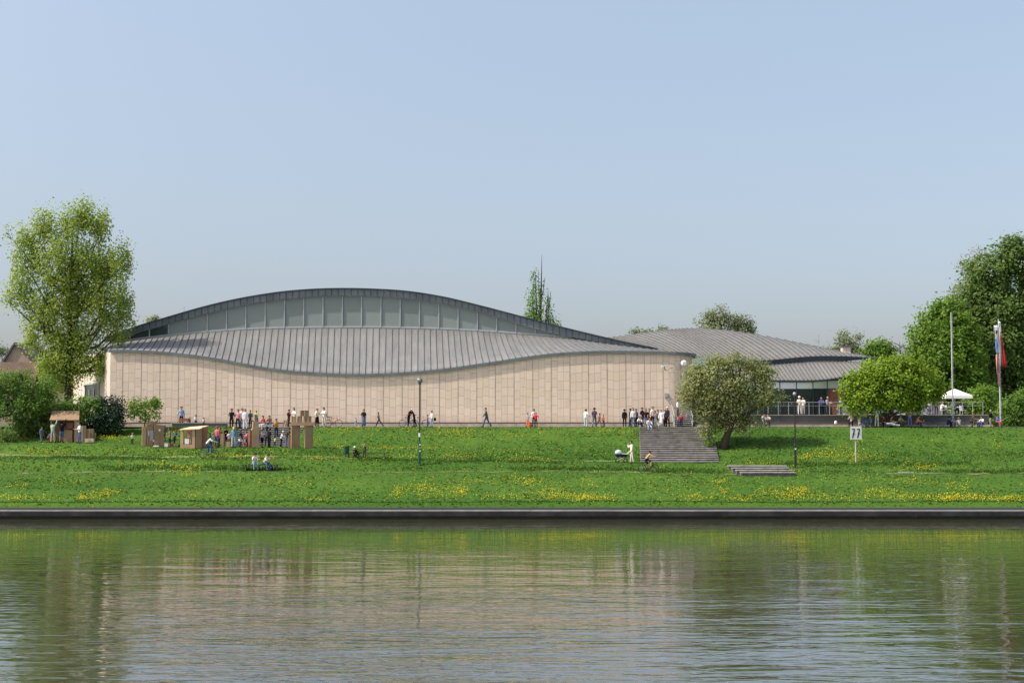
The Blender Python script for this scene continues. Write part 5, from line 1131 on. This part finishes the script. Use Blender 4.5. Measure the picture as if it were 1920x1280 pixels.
person('person in red shirt and white trousers sitting at the head of the garden steps', 496, 772, 797, 126.7, 'sit', -50, RED, (214, 214, 220), HDK, GT, H=1.7, z=TERR - .3)
person('person in brown top and jeans sitting beside the red shirt', 506.5, 770, 798, 126.7, 'sit', -15, (110, 92, 92), (110, 132, 166), HBR, GT, H=1.75, z=TERR - .3)
person('person in white top standing behind the boxes on the cardboard gate', 552, 765, 800, 127.4, 'hold', -35, WHT, CRM, HBR, GT)
person('woman in cream top and black skirt right of the cardboard gate', 594.5, 766, 800, 127.4, 'hold', 30, (226, 228, 206), BLK, HBR, GT, skirt=.55)
person('person in white shirt and pale trousers beside the red bicycle', 607.5, 764, 800, 127.2, 'hold', -35, WHT, (226, 214, 202), HDK, GT, sleeves=True)
person('toddler in light blue left of the woman with long denim skirt', 667, 783, 800, 127.4, 'stand', 10, (176, 196, 216), LBL, HBL, GT)
person('woman in black top and long blue denim skirt before the stone wall', 682, 767, 799.6, 127.6, 'stand', 5, (44, 48, 56), (92, 114, 150), HDK, GT, skirt=.85)
person('person in grey top striding left with arms out before the stone wall', 710.5, 771, 800, 127.6, 'stride', -90, (88, 92, 96), (52, 52, 60), HBR, GT)
person('person in black jacket bending over a bicycle left of the tall lamp', 766.5, 764, 800, 127.5, 'lean', 50, (34, 32, 42), BLK, HDK, GT, H=1.82)
person('person in black clothes with white hair facing the one bent over the bicycle', 776.5, 764, 800, 127.2, 'lean', -80, (40, 34, 40), BLK, (226, 220, 214), GT, H=1.78)
person('child in pink top and blue trousers right of the tall lamp', 801.5, 778, 800, 127.6, 'stand', 60, (196, 140, 142), JEAN, HBR, GT)
person('woman in white top and pale jeans with black bag right of the tall lamp', 809.5, 770, 800, 127.4, 'stand2', -60, (228, 222, 222), PJEAN, HBR, GT, bag=('black shoulder bag at the hip of the woman right of the tall lamp', .30, BLK))
person('man in grey shirt and dark blue jeans walking alone before the stone wall', 912, 763, 800, 127.6, 'walk', -80, (96, 94, 92), (70, 84, 128), HBR, GT)
person('dark-haired child in white and black top with orange trousers', 989.5, 774, 800, 127.6, 'stand', -40, (170, 176, 190), ORG, HDK, GT)
person('dark-haired adult in white shirt behind the child in red', 1001, 767, 800, 128.0, 'stand', 20, WHT, NAVY, HDK, GT)
person('child in bright red top and navy trousers holding an adult close', 1005, 774, 800, 127.4, 'arms', -20, (220, 50, 60), NAVY, HBR, GT)
person('woman in white top and pale jeans standing alone left of a man in navy', 1098.5, 768, 801, 127.3, 'hip', 150, WHT, (180, 200, 216), HBR, GT, sleeves=True)
person('man in navy tee and grey trousers with two children in orange', 1114.5, 764, 801, 127.2, 'walk', 170, (78, 72, 96), (108, 110, 122), HBR, GT)
person('child in pinkish orange top beside the man in navy tee', 1123.5, 775, 801, 127.3, 'walk', 100, (222, 120, 110), GRY, HBR, GT)
person('smaller child in bright orange top right of the man in navy tee', 1132, 779, 801, 127.4, 'stand', -60, (236, 112, 90), (90, 96, 120), BRN, GT)
person('person in long black jacket and black trousers standing straight by the stone wall', 1171, 768, 801, 127.3, 'stand', 180, (30, 30, 36), (30, 30, 36), HBR, GE, sleeves=True)
person('dark-haired person in brown jacket left of the staircase group', 1181.5, 767, 801, 127.6, 'stand', 90, (60, 54, 52), DGR, HDK, GE, sleeves=True)
person('woman in black jacket over white top and jeans left of the staircase group', 1187, 767, 802, 127.1, 'stand', -20, (220, 220, 226), JEAN, HDK, GE, longhair=True)
person('person in navy shirt with dark hair above the seated figures', 1204, 765, 801, 127.4, 'stand', 40, (40, 40, 66), (110, 120, 150), HDK, GE)
person('person in dark grey top with raised arms in the staircase group', 1211, 768, 801, 127.2, 'arms', 10, (48, 48, 54), (126, 138, 160), HBR, GE)
person('person in white top with navy trousers sitting left at the stair head', 1199, 782, 805, 126.5, 'ground', 0, (240, 232, 236), NAVY, BRN, GE, H=1.6)
person('person in dark vest over white with pale jeans sitting on the top stair', 1217, 778, 810, None, 'sit', 5, (214, 208, 208), (160, 182, 210), HDK, GE, H=1.72, loc=(XP(1217, 125.0), 125.0, P(1217, 809.5, 125.0).z))
person('tall man in cream shirt standing behind the seated figures', 1224, 762, 801, 127.2, 'stand', 20, (232, 226, 208), (58, 58, 78), HBR, GE)
person('person in lilac-grey top in the middle of the staircase group', 1229.5, 771, 801, 126.9, 'hold', -60, (130, 112, 128), (150, 150, 160), BRN, GE)
person('person with long dark hair behind the woman in white dress', 1233.5, 769, 801, 127.5, 'stand', 20, (200, 188, 182), DGR, HDK, GE, longhair=True)
person('woman in long white dress at the head of the big staircase', 1240, 771, 803, 126.5, 'stand', -20, (244, 240, 236), (244, 240, 236), HBR, GE, skirt=.88, dress=True)
person('old man with white hair in dark suit at the head of the big staircase', 1252, 765, 803, 126.5, 'stand', -50, (46, 48, 64), (34, 34, 44), HGR, GE, sleeves=True)
person('toddler in white and light blue near the feet of the white dress', 1234, 791, 804, 126.4, 'ground', 30, (200, 214, 232), (220, 220, 230), HBL, GE, H=.95)
person('dark-haired person in white shirt standing on the entrance steps', 1271, 749, 783, 129.3, 'hold', 60, (244, 244, 244), (70, 72, 84), HDK, GE, z=P(1271, 783, 129.3).z)
person('child in grey top and jeans at the foot of the entrance steps', 1271, 780, 803, 126.9, 'stand', 100, (140, 136, 146), (100, 106, 128), BRN, GE)
person('child in red top and violet trousers at the foot of the entrance steps', 1277.5, 777, 802, 127.1, 'stand', 150, (190, 50, 70), (84, 66, 110), HBL, GE)
person('child in pale blue and white under the round tree', 1343.5, 790, 803, 127.5, 'ground', 20, (176, 192, 214), WHT, BRN, GT, H=1.2)
person('child in red top under the round tree', 1351, 786, 803, 127.5, 'stand', -60, (170, 50, 60), DGR, HDK, GT)
person('grey-haired person in pale coat standing under the round tree', 1357.5, 772, 803, 127.4, 'stand', -80, (206, 204, 206), (190, 190, 192), (150, 140, 130), GT, sleeves=True)
person('person in white shirt and jeans sitting on the stone ledge', 1431, 779, 802, 128.9, 'sit', 15, (214, 206, 210), (90, 108, 146), HDK, GT, H=1.62)
person('person in black and white with black trousers sitting on the stone ledge', 1440.5, 780, 802, 128.9, 'sit', -20, (226, 214, 206), BLK, HBR, GT, H=1.6)
# --- raised terrace
ZR = FLOOR + .04
person('person in white hat and cream clothes at the railing', 1499.5, 744, 778, 130.9, 'hold', -15, (232, 226, 206), (226, 220, 206), HGR, GR, z=ZR, hat=(240, 238, 230), sleeves=True)
person('person in white top close beside the white hat at the railing', 1506.5, 745, 778, 131.3, 'stand2', -40, (236, 232, 226), (190, 184, 176), HDK, GR, z=ZR)
person('person in violet-blue jacket and black trousers at the railing', 1541, 744.5, 778, 130.9, 'lean', -20, (88, 90, 166), BLK, HBR, GR, z=ZR, torso=6, sleeves=True)
person('person in beige jacket beside the violet-blue jacket at the railing', 1552, 744.5, 778, 130.9, 'hold', 30, (178, 170, 160), (74, 76, 84), (160, 150, 136), GR, z=ZR, sleeves=True)
person('person in grey-violet top right of the beige jacket at the railing', 1559, 750, 778, 131.2, 'stand', 70, (126, 112, 126), DGR, HBR, GR, z=ZR)
person('woman with long grey-blond hair and grey dress standing on the raised terrace', 1745.5, 756, 783, 131.2, 'stand', 160, (150, 142, 138), (120, 118, 126), (170, 160, 144), GR, z=ZR, longhair=True, skirt=.6, H=1.62)
person('person in lilac shirt beside the long grey-blond hair', 1740, 763, 784, 130.7, 'sit', 120, (170, 164, 182), LIL, HBR, GR, z=ZR, H=1.65)
person('person in white shirt sitting in a chair under the parasol', 1765.5, 761, 783, 131.4, 'sit', 110, (244, 242, 232), DGR, HBL, GR, z=ZR, H=1.62)
person('dark-clothed person sitting in the parasol shade', 1796, 766, 785, 132.4, 'sit', -70, (44, 54, 74), NAVY, HDK, GR, z=ZR, H=1.6)
person('person in dark blue sitting at the far table under the parasol', 1805, 767, 785, 133.0, 'sit', -110, (54, 58, 84), DGR, HBR, GR, z=ZR, H=1.6)
# --- right lawn edge
person('person in pale pink top and black trousers sitting behind the kilometre board', 1596.5, 777, 804, 127.6, 'sit', 175, (236, 214, 216), (34, 36, 54), HBR, GP, H=1.7)
person('child in pale yellow dress beside the kilometre board', 1611.5, 780, 803, 127.2, 'stand', 170, (232, 230, 176), (236, 234, 206), HBR, GP, skirt=.5)
person('person in cream waistcoat and blue jeans standing right of the kilometre board', 1620.5, 766, 803, 126.9, 'stand', 180, (226, 212, 196), (84, 104, 148), HBR, GP)
person('man in white shirt and white trousers under the bright maple', 1644, 767, 804, 126.9, 'hold', 150, (244, 242, 246), (236, 230, 216), (206, 190, 176), GP, sleeves=True)
person('child in red top and white hat under the bright maple', 1656, 784, 803, 127.1, 'stand', 30, (186, 44, 52), BRN, HDK, GP, hat=(236, 232, 226))
person('person in brown jacket sitting on the lawn under the bright maple', 1669, 784, 804, 126.7, 'ground', 60, (134, 96, 66), (206, 196, 180), BRN, GP, H=1.68)
person('person in pale yellow top sitting under the bright maple', 1686, 776, 802, 127.6, 'ground', 30, (206, 210, 160), OLV, HBR, GP, H=1.72, sleeves=False)
person('person in light blue and white lying on the lawn edge', 1687, 792, 803, 126.5, 'stand', 97, (176, 200, 232), (226, 234, 242), BRN, GP, H=1.6, lie=True)
person('person in pink top and jeans standing right of the maple trunks', 1706, 767, 803, 127.0, 'hold', -40, (232, 176, 200), (112, 124, 176), HBR, GP)
person('brown-haired child in white and dark clothes sitting left of the first flag pole', 1733, 788, 803, 127.0, 'ground', -40, (110, 84, 80), (190, 186, 200), HBR, GP, H=1.15)
person('person in dark blue jacket sitting near the foot of the first flag pole', 1776.5, 788, 804, 126.8, 'ground', 90, (40, 56, 110), NAVY, HDK, GP, H=1.55, sleeves=True)
person('person in grey shirt sitting beside the dark blue jacket', 1786.5, 792, 804, 126.8, 'ground', 160, (150, 150, 160), GRY, (150, 140, 130), GP, H=1.4)
person('fair-haired person in white top sitting on the lawn right of the first flag pole', 1798.5, 791, 804, 126.6, 'ground', 180, (240, 236, 230), (226, 220, 210), (190, 152, 112), GP, H=1.45, longhair=True)
person('red-haired person in camouflage pattern trousers kneeling before the terrace wall', 1820, 776, 803, 127.2, 'crouch', 60, (118, 112, 96), (100, 98, 84), (140, 62, 40), GP, H=1.78)
person('person in black top and grey trousers with sun hat near the second flag pole', 1857.5, 772, 803, 127.2, 'stand2', 30, (36, 34, 34), (156, 150, 146), BRN, GP, hat=(160, 156, 140))
person('person in blue-violet shirt and pink scarf sitting at the second flag pole', 1869, 780, 803, 127.0, 'sit', 40, (110, 110, 176), (196, 80, 120), HBR, GP, H=1.6)
# --- crowd at the garden steps
person('woman in pink headscarf and pink top with jeans behind the cyclist', 406.5, 799, 838, None, 'stand', 150, (216, 120, 140), (92, 104, 146), (196, 62, 80), GC)
person('small fair child in white behind the cyclist', 398, 808, 836, None, 'stand', 20, WHT, (100, 100, 120), HBL, GC, H=1.15)
person('woman in light blue shirt and pale jeans with fair hair seen from behind', 438, 800, 838.5, None, 'stand', 180, (110, 156, 180), (176, 196, 212), (206, 170, 120), GC, longhair=True)
person('person in black top left of the woman in light blue', 423.5, 801, 836, None, 'hold', 40, (36, 32, 36), (70, 58, 54), HDK, GC)
person('child in white and pink top between the black top and the light blue shirt', 430, 803, 834, 118.6, 'hold', 20, (226, 206, 212), (150, 84, 96), RED, GC, H=1.4)
person('crouching child in white top and jeans right of the woman in light blue', 446.5, 819, 838.5, None, 'crouch', 60, (240, 240, 242), JEAN, HBL, GC, H=1.4)
person('toddler in pink sitting on the grass at the foot of the garden steps', 459.5, 822, 838, None, 'ground', 0, (232, 120, 156), (214, 90, 120), HBL, GC, H=.98)
person('woman with long black hair and dark grey jacket beside the cardboard tower', 500.5, 800, 838.5, None, 'stand', 170, (92, 94, 98), (46, 50, 60), HDK, GC, longhair=True, sleeves=True)
person('person in white tee and black shorts beside the cardboard tower', 491.5, 804, 838.5, None, 'hold', 60, (222, 216, 222), BLK, HBR, GC, shorts=True)
person('person in black clothes behind the long black hair', 506, 803, 838, 118.9, 'stand', 120, (34, 32, 36), (30, 30, 34), HDK, GC)
person('toddler in pale yellow top at the foot of the garden steps', 515, 818, 838.5, None, 'stand', 150, (226, 236, 156), (110, 120, 140), HDK, GC)
person('white-capped person in white shirt and black trousers left of the big gate', 527.5, 808, 838.5, None, 'lean', 70, (244, 244, 246), (28, 28, 40), HDK, GC, hat=WHT, torso=14)
person('tall person in dark grey shirt bending forward beside the big gate', 537, 799, 839, None, 'lean', 75, (78, 80, 72), (110, 122, 160), HDK, GC, torso=28, H=1.85)
# --- more of the crowd
person('person in blue jeans and white tee holding a board right of the left hut', 150, 790, 829, 119.6, 'hold', -50, (226, 226, 226), JEAN, HBR, GC)
person('girl in violet top watching at the right end of the tall panels', 318, 803, 836, None, 'stand', -70, (140, 110, 170), NAVY, HBR, GC)
person('boy in red cap bending over the low row of boxes', 327, 806, 837, None, 'lean', 60, (90, 110, 130), (70, 70, 80), HDK, GC, hat=(170, 44, 44), H=1.5)
person('person in red and dark checked shirt standing behind the pink headscarf', 413, 800, 836, 119.8, 'stand', -30, (150, 60, 66), DGR, HDK, GC)
person('boy in navy tee standing at the foot of the garden steps', 452, 806, 837, 119.6, 'stand2', 60, (48, 54, 86), JEAN, HBR, GC)
person('girl in rose top beside the reddish cardboard board', 463, 808, 837, 119.8, 'hold', -60, (222, 130, 146), (70, 76, 104), HDK, GC)
person('man in charcoal jacket climbing the garden steps', 474, 788, 822, 123.6, 'walk', 170, (58, 58, 64), (44, 46, 58), HDK, GC, z=LSTAIR['z0'] + (LSTAIR['z1'] - LSTAIR['z0']) * .42)
person('woman in mustard top standing on the garden steps', 518, 786, 820, 124.0, 'hold', 20, (190, 150, 80), NAVY, HBR, GC, z=LSTAIR['z0'] + (LSTAIR['z1'] - LSTAIR['z0']) * .5)
person('person in jeans jacket sitting low on the garden steps', 486, 800, 822, 123.0, 'sit', 10, (92, 112, 146), (60, 70, 100), HDK, GC, H=1.65, z=LSTAIR['z0'] + (LSTAIR['z1'] - LSTAIR['z0']) * .1)
person('child in turquoise top between the cardboard tower and the kiosk', 395, 812, 838, 119.2, 'stand', 40, (90, 170, 176), (70, 80, 110), HBR, GC)
person('person in dark maroon top standing behind the tilted box', 541, 768, 800, 127.6, 'stand', 60, (96, 44, 52), DGR, HDK, GT)
person('person in lime top leaning at the head of the garden steps', 481, 769, 800, 127.6, 'hold', -30, (170, 190, 110), JEAN, HBL, GT)
person('person in grey hooded top among the staircase group', 1192.5, 768, 801, 127.9, 'stand', 30, (140, 140, 146), NAVY, HBR, GE, sleeves=True)
person('person in burgundy top at the back of the staircase group', 1217.5, 768, 801, 128.2, 'stand2', -20, (112, 48, 60), BLK, HDK, GE)
person('person in white tee and dark skirt at the back of the staircase group', 1246, 768, 801, 128.1, 'stand', 50, (226, 226, 228), NAVY, HBL, GE, skirt=.55)
person('person in teal shirt sitting on the lawn left of the maple trunks', 1633, 782, 804, 126.8, 'ground', -40, (70, 130, 132), JEAN, HBR, GP, H=1.66)
person('person in orange shirt sitting on the lawn right of the pink top', 1719, 784, 804, 126.8, 'ground', 50, (214, 130, 80), (70, 80, 110), HDK, GP, H=1.64)
person('person in white blouse sitting with legs drawn up near the second flag pole', 1843, 784, 804, 126.9, 'ground', -60, (230, 228, 226), JEAN, HBR, GP, H=1.62)
person('person in olive jacket standing on the raised terrace left of the parasol', 1756, 753, 783, 131.8, 'stand', -40, (98, 100, 74), DGR, HBR, GR, z=ZR, H=1.68, sleeves=True)
person('person in pale blue shirt standing by the railing under the maple edge', 1577, 747, 778, 130.9, 'hold', 20, (170, 190, 214), NAVY, HBL, GR, z=ZR)
person('person in black tee seated at the right-hand cafe table', 1811, 765, 784, 131.9, 'sit', -80, (36, 36, 42), DGR, HDK, GR, z=ZR, H=1.64)
# --- lower bank
rA = hit(391, 857.5); rA_b = bicycle('pale blue city bicycle ridden by a person in white shirt', rA, D(6), 'steel_blue', basket=True)
person('cyclist in white tee and blue jeans riding right in front of the cardboard kiosk', 391, 814, 857, None, 'ride', 96, (236, 236, 222), (70, 100, 146), BRN, GL, H=1.78, loc=(rA.x - .16, rA.y, rA.z + .26), sleeves=False)
rB = hit(1216, 885.5); rB_b = bicycle('black bicycle ridden past the foot of the big staircase', rB, D(4), 'black_paint')
person('cyclist with bare arms, tan top and black shorts riding past the big staircase', 1213, 848, 885, None, 'ride', 94, (200, 160, 110), (40, 38, 44), HDK, GL, H=1.66, loc=(rB.x - .18, rB.y, rB.z + .27), shorts=True, sleeves=False)
person('person in white clothes with hand at the face beside the pram', 1184.5, 827, 867.5, None, 'phone', -80, (232, 226, 214), (226, 220, 204), HDK, GL)
person('fair-skinned reader in white tank top and jeans sitting left on the dark bench', 479, 852, 884, None, 'sitread', 30, (238, 230, 222), (116, 140, 186), BRN, GL, H=1.86, loc=(pA.x - .52, pA.y - .42, pA.z), sleeves=False)
person('reader in cream shirt and dark jeans bending over a book on the dark bench', 497, 852, 884, None, 'sitread', 55, (222, 214, 188), (74, 96, 140), HBR, GL, H=1.88, loc=(pA.x + .35, pA.y - .42, pA.z), torso=34)
person('person in hooded brown coat sitting at the left end of the lower bench', 685, 834, 860, None, 'stand', 170, (96, 86, 76), (70, 62, 58), (150, 132, 112), GL, H=1.25, loc=(pB.x - .62, pB.y - .2, pB.z), sleeves=True, longhair=True)
person('person in black jacket and white cap crouching beside the hooded brown coat', 672.5, 843, 860, None, 'crouch', -60, (38, 36, 46), (34, 34, 42), HDK, GL, H=1.45, hat=WHT, loc=(pB.x - 1.2, pB.y - .25, pB.z))
finish_people()
# ------------------------------------------------------------------ pram, parked bicycles, flags, parasols
p = hit(1165, 867); pr = thing('pram', 'pram with pale blue hood and navy body standing beside the person in white', 'pram', p, D(3))
hb = MB(); n_ = 10
for i in range(n_ + 1):
    a = PI * .02 + PI * .62 * i / n_
    for j in range(7): b = PI * j / 6; hb.v.append((-.16 - .34 * math.cos(a - .25) * 1.0 + 0, .28 * math.cos(b), .72 + .44 * math.sin(a) * (0.35 + .65 * math.sin(b))))
hb.f = [(i * 7 + j, i * 7 + j + 1, (i + 1) * 7 + j + 1, (i + 1) * 7 + j) for i in range(n_) for j in range(6)]; hb.m = [0] * len(hb.f)
hd_ = MB().lathe([(.02, -.02), (.25, 0), (.29, .10), (.27, .23), (.18, .33), (.03, .37)], (-.25, 0, .72), 14, sy=.85).build('hood', M['pale_blue'], pr, smooth=True)
MB().lathe([(.22, .42), (.42, .55), (.50, .70), (.50, .73)], (0.02, 0, 0), 14, sx=1.15, sy=.55).build('body', M['navy'], pr, smooth=True); MB().box((.30, 0, .745), (.55, .48, .05)).build('cover', M['paper'], pr)
fm = MB(); fm.tube([(-.35, -.2, .2), (.25, -.2, .5)], .015).tube([(.35, -.2, .2), (-.2, -.2, .5)], .015).tube([(-.35, .2, .2), (.25, .2, .5)], .015).tube([(.35, .2, .2), (-.2, .2, .5)], .015).tube([(.45, -.2, .65), (.75, -.2, .98), (.75, .2, .98), (.45, .2, .65)], .018); fm.build('frame', M['alu'], pr)
for wx in (-.35, .35):
    for wy in (-.26, .26): MB().ring((wx, wy, .17), .15, .025, 16, 5).build('wheel', M['black'], pr)
bicycle('red bicycle with dark child seat parked before the stone wall', Vector((XP(625, 127.8), 127.8, TERR)), D(8), 'red', kid=True)
bicycle('dark bicycle half hidden behind the tall lamp pole', Vector((XP(788, 128.3), 128.3, TERR)), D(-10), 'grey_paint')
bicycle('pale bicycle leaning on the stone wall left of the tall lamp pole', Vector((XP(765, 128.6), 128.6, TERR)), D(5), 'steel_blue')
bicycle('black bicycle on the raised terrace left of the maple trunks', Vector((XP(1660, 130.7), 130.7, ZR)), D(20), 'black_paint')
bicycle('dark bicycle on the raised terrace right of the maple trunks', Vector((XP(1700, 130.7), 130.7, ZR)), D(170), 'black_paint')
bicycle('second dark bicycle beside the right end of the glass screen', Vector((XP(1724, 130.8), 130.8, ZR)), D(150), 'black_paint')
def parasol(lb, px, Y, py_t, py_b, w, base):
    k = Y / FPX; zt = P(px, py_t, Y).z; zb = P(px, py_b, Y).z; r = thing('parasol', lb, 'parasol', (XP(px, Y), Y, base), 0, 'white square parasols on the terrace'); R_ = w * k / 2
    h0, h1 = zb - base, zt - base; cs = [(-R_, -R_), (R_, -R_), (R_, R_), (-R_, R_)]; m = MB(); vs = [(0, 0, h1)] + [(x, y, h0 + .28) for x, y in cs] + [(x, y, h0) for x, y in cs]
    m.add(vs, [(0, 1, 2), (0, 2, 3), (0, 3, 4), (0, 4, 1), (1, 5, 6, 2), (2, 6, 7, 3), (3, 7, 8, 4), (4, 8, 5, 1)]); c = m.build('canopy', M['white'], r); md = c.modifiers.new('t', 'SOLIDIFY'); md.thickness = .03
    MB().tube([(0, 0, 0), (0, 0, h1)], .04, 8).build('pole', M['alu'], r); MB().box((0, 0, .05), (.6, .6, .1)).build('base', M['concrete'], r)
    rb = MB()
    for x, y in cs: rb.tube([(0, 0, h1 - .3), (x * .97, y * .97, h0 + .25)], .018, 4)
    rb.build('ribs', M['grey_paint'], r)
parasol('white square parasol standing free beside the first flag pole', 1791, 133.0, 728.5, 747, 50, ZR - .04)
parasol('white parasol half hidden by the crown of the bright maple', 1668, 133.4, 728, 744, 56, ZR - .04)
def cafe_chair(lb, px, Y, rz):
    r = thing('cafe_chair', lb, 'chair', (XP(px, Y), Y, ZR), D(rz), 'cafe chairs on the raised terrace'); MB().box((0, 0, .45), (.44, .44, .05)).build('seat', M['white'], r); MB().box((0, .22, .72), (.44, .04, .40)).build('backrest', M['white'], r)
    for sx in (-.19, .19):
        for sy in (-.19, .19): MB().tube([(sx, sy, 0), (sx, sy, .43)], .02, 6).build('leg', M['alu'], r)
cafe_chair('white cafe chair of the person in white shirt', 1767, 131.45, -70); cafe_chair('white cafe chair nearest the foot of the parasol', 1779, 131.8, 80); cafe_chair('white cafe chair right of the parasol pole', 1806, 131.6, 20)
for lb, px in (('round white cafe table left of the parasol pole', 1774), ('round white cafe table in the parasol shade', 1800)):
    r = thing('cafe_table', lb, 'table', (XP(px, 132.1), 132.1, ZR), 0, 'cafe tables under the parasol'); MB().lathe([(.42, .72), (.42, .76)], n=18).build('top', M['white'], r); MB().tube([(0, 0, 0), (0, 0, .72)], .035, 8).build('leg', M['alu'], r); MB().lathe([(.25, 0), (.25, .03), (.05, .05)], n=12).build('foot', M['alu'], r)
def flagpole(lb, px, Y, py_t, r0):
    h = P(px, py_t, Y).z - TERR; r = thing('flag_pole', lb, 'flag pole', (XP(px, Y), Y, TERR), 0, 'tall white flag poles'); MB().tube([(0, 0, 0), (0, 0, h)], [r0, r0 * .6], 10).build('pole', M['alu'], r); MB().sphere((0, 0, h + .04), r0 * .9, 8).build('finial', M['alu'], r); MB().tube([(r0 + .03, -.02, 1.1), (r0 * .7 + .05, -.02, h - .1)], .008, 4).build('rope', M['paper'], r)
    MB().box((0, -r0 - .01, 1.1), (.05, .05, .18)).build('cleat', M['black_paint'], r); return r
YFL = 128.3
flagpole('tall bare white flag pole beside the white parasol', 1787, YFL, 588, .075); flagpole('tall white flag pole carrying two drooping flags', 1876, YFL, 600, .075)
def drape(name, lb, cols):
    """hanging cloth: each column is (list of (py, x_left, x_right)), material rows by py"""
    r = thing(name, lb, 'flag', P(1872, 608, YFL) + Vector((0, -.12, 0)), 0, 'flags drooping on the second pole'); O = Vector(r.location)
    for nm, mk, rows in cols:
        nu = 7; vs = []
        for (py, a, b) in rows:
            for j in range(nu):
                q = P(a + (b - a) * j / (nu - 1), py, YFL - .15) - O; q.y += .10 * math.sin(j * 2.1 + py * .05); vs.append(q)
        m = MB().add(vs, [(i * nu + j, i * nu + j + 1, (i + 1) * nu + j + 1, (i + 1) * nu + j) for i in range(len(rows) - 1) for j in range(nu - 1)]); o = m.build(nm, mk, r, smooth=True); md = o.modifiers.new('t', 'SOLIDIFY'); md.thickness = .012
fw = simple('flag_white', (.72, .73, .76), .9, .05, 3); frd = simple('flag_red', (.50, .04, .045), .9, .12, 3); fbl = simple('flag_blue', (.10, .20, .50), .9, .12, 3); fpk = simple('flag_faded_red', (.50, .22, .24), .9, .12, 3)
drape('flag', 'white and red flag hanging down the right side of the second pole', [('white_band', fw, [(603, 1871.5, 1874), (608, 1872, 1876), (625, 1873, 1877), (650, 1873.5, 1877.5), (687, 1874, 1877)]), ('red_band', frd, [(622, 1874.5, 1876), (640, 1875.5, 1880), (660, 1876.5, 1884), (678, 1877.5, 1887.5), (688, 1880, 1888.5)])])
drape('flag', 'white, blue and red flag hanging down the left side of the second pole', [('white_band', fw, [(610, 1863, 1870), (619, 1863.5, 1870), (628, 1866, 1870.5), (640, 1867, 1871.5), (662, 1869, 1873)]), ('blue_band', fbl, [(634, 1866, 1868.2), (645, 1866.5, 1871.5), (658, 1868, 1872.5), (664, 1869, 1872)]), ('red_band', fpk, [(664, 1868.2, 1871), (680, 1868, 1873), (700, 1869, 1874), (718, 1871, 1874), (724, 1872, 1873.5)]), ('dark_emblem', M['navy'], [(619.5, 1865, 1869.5), (625, 1865.5, 1869.5)])])
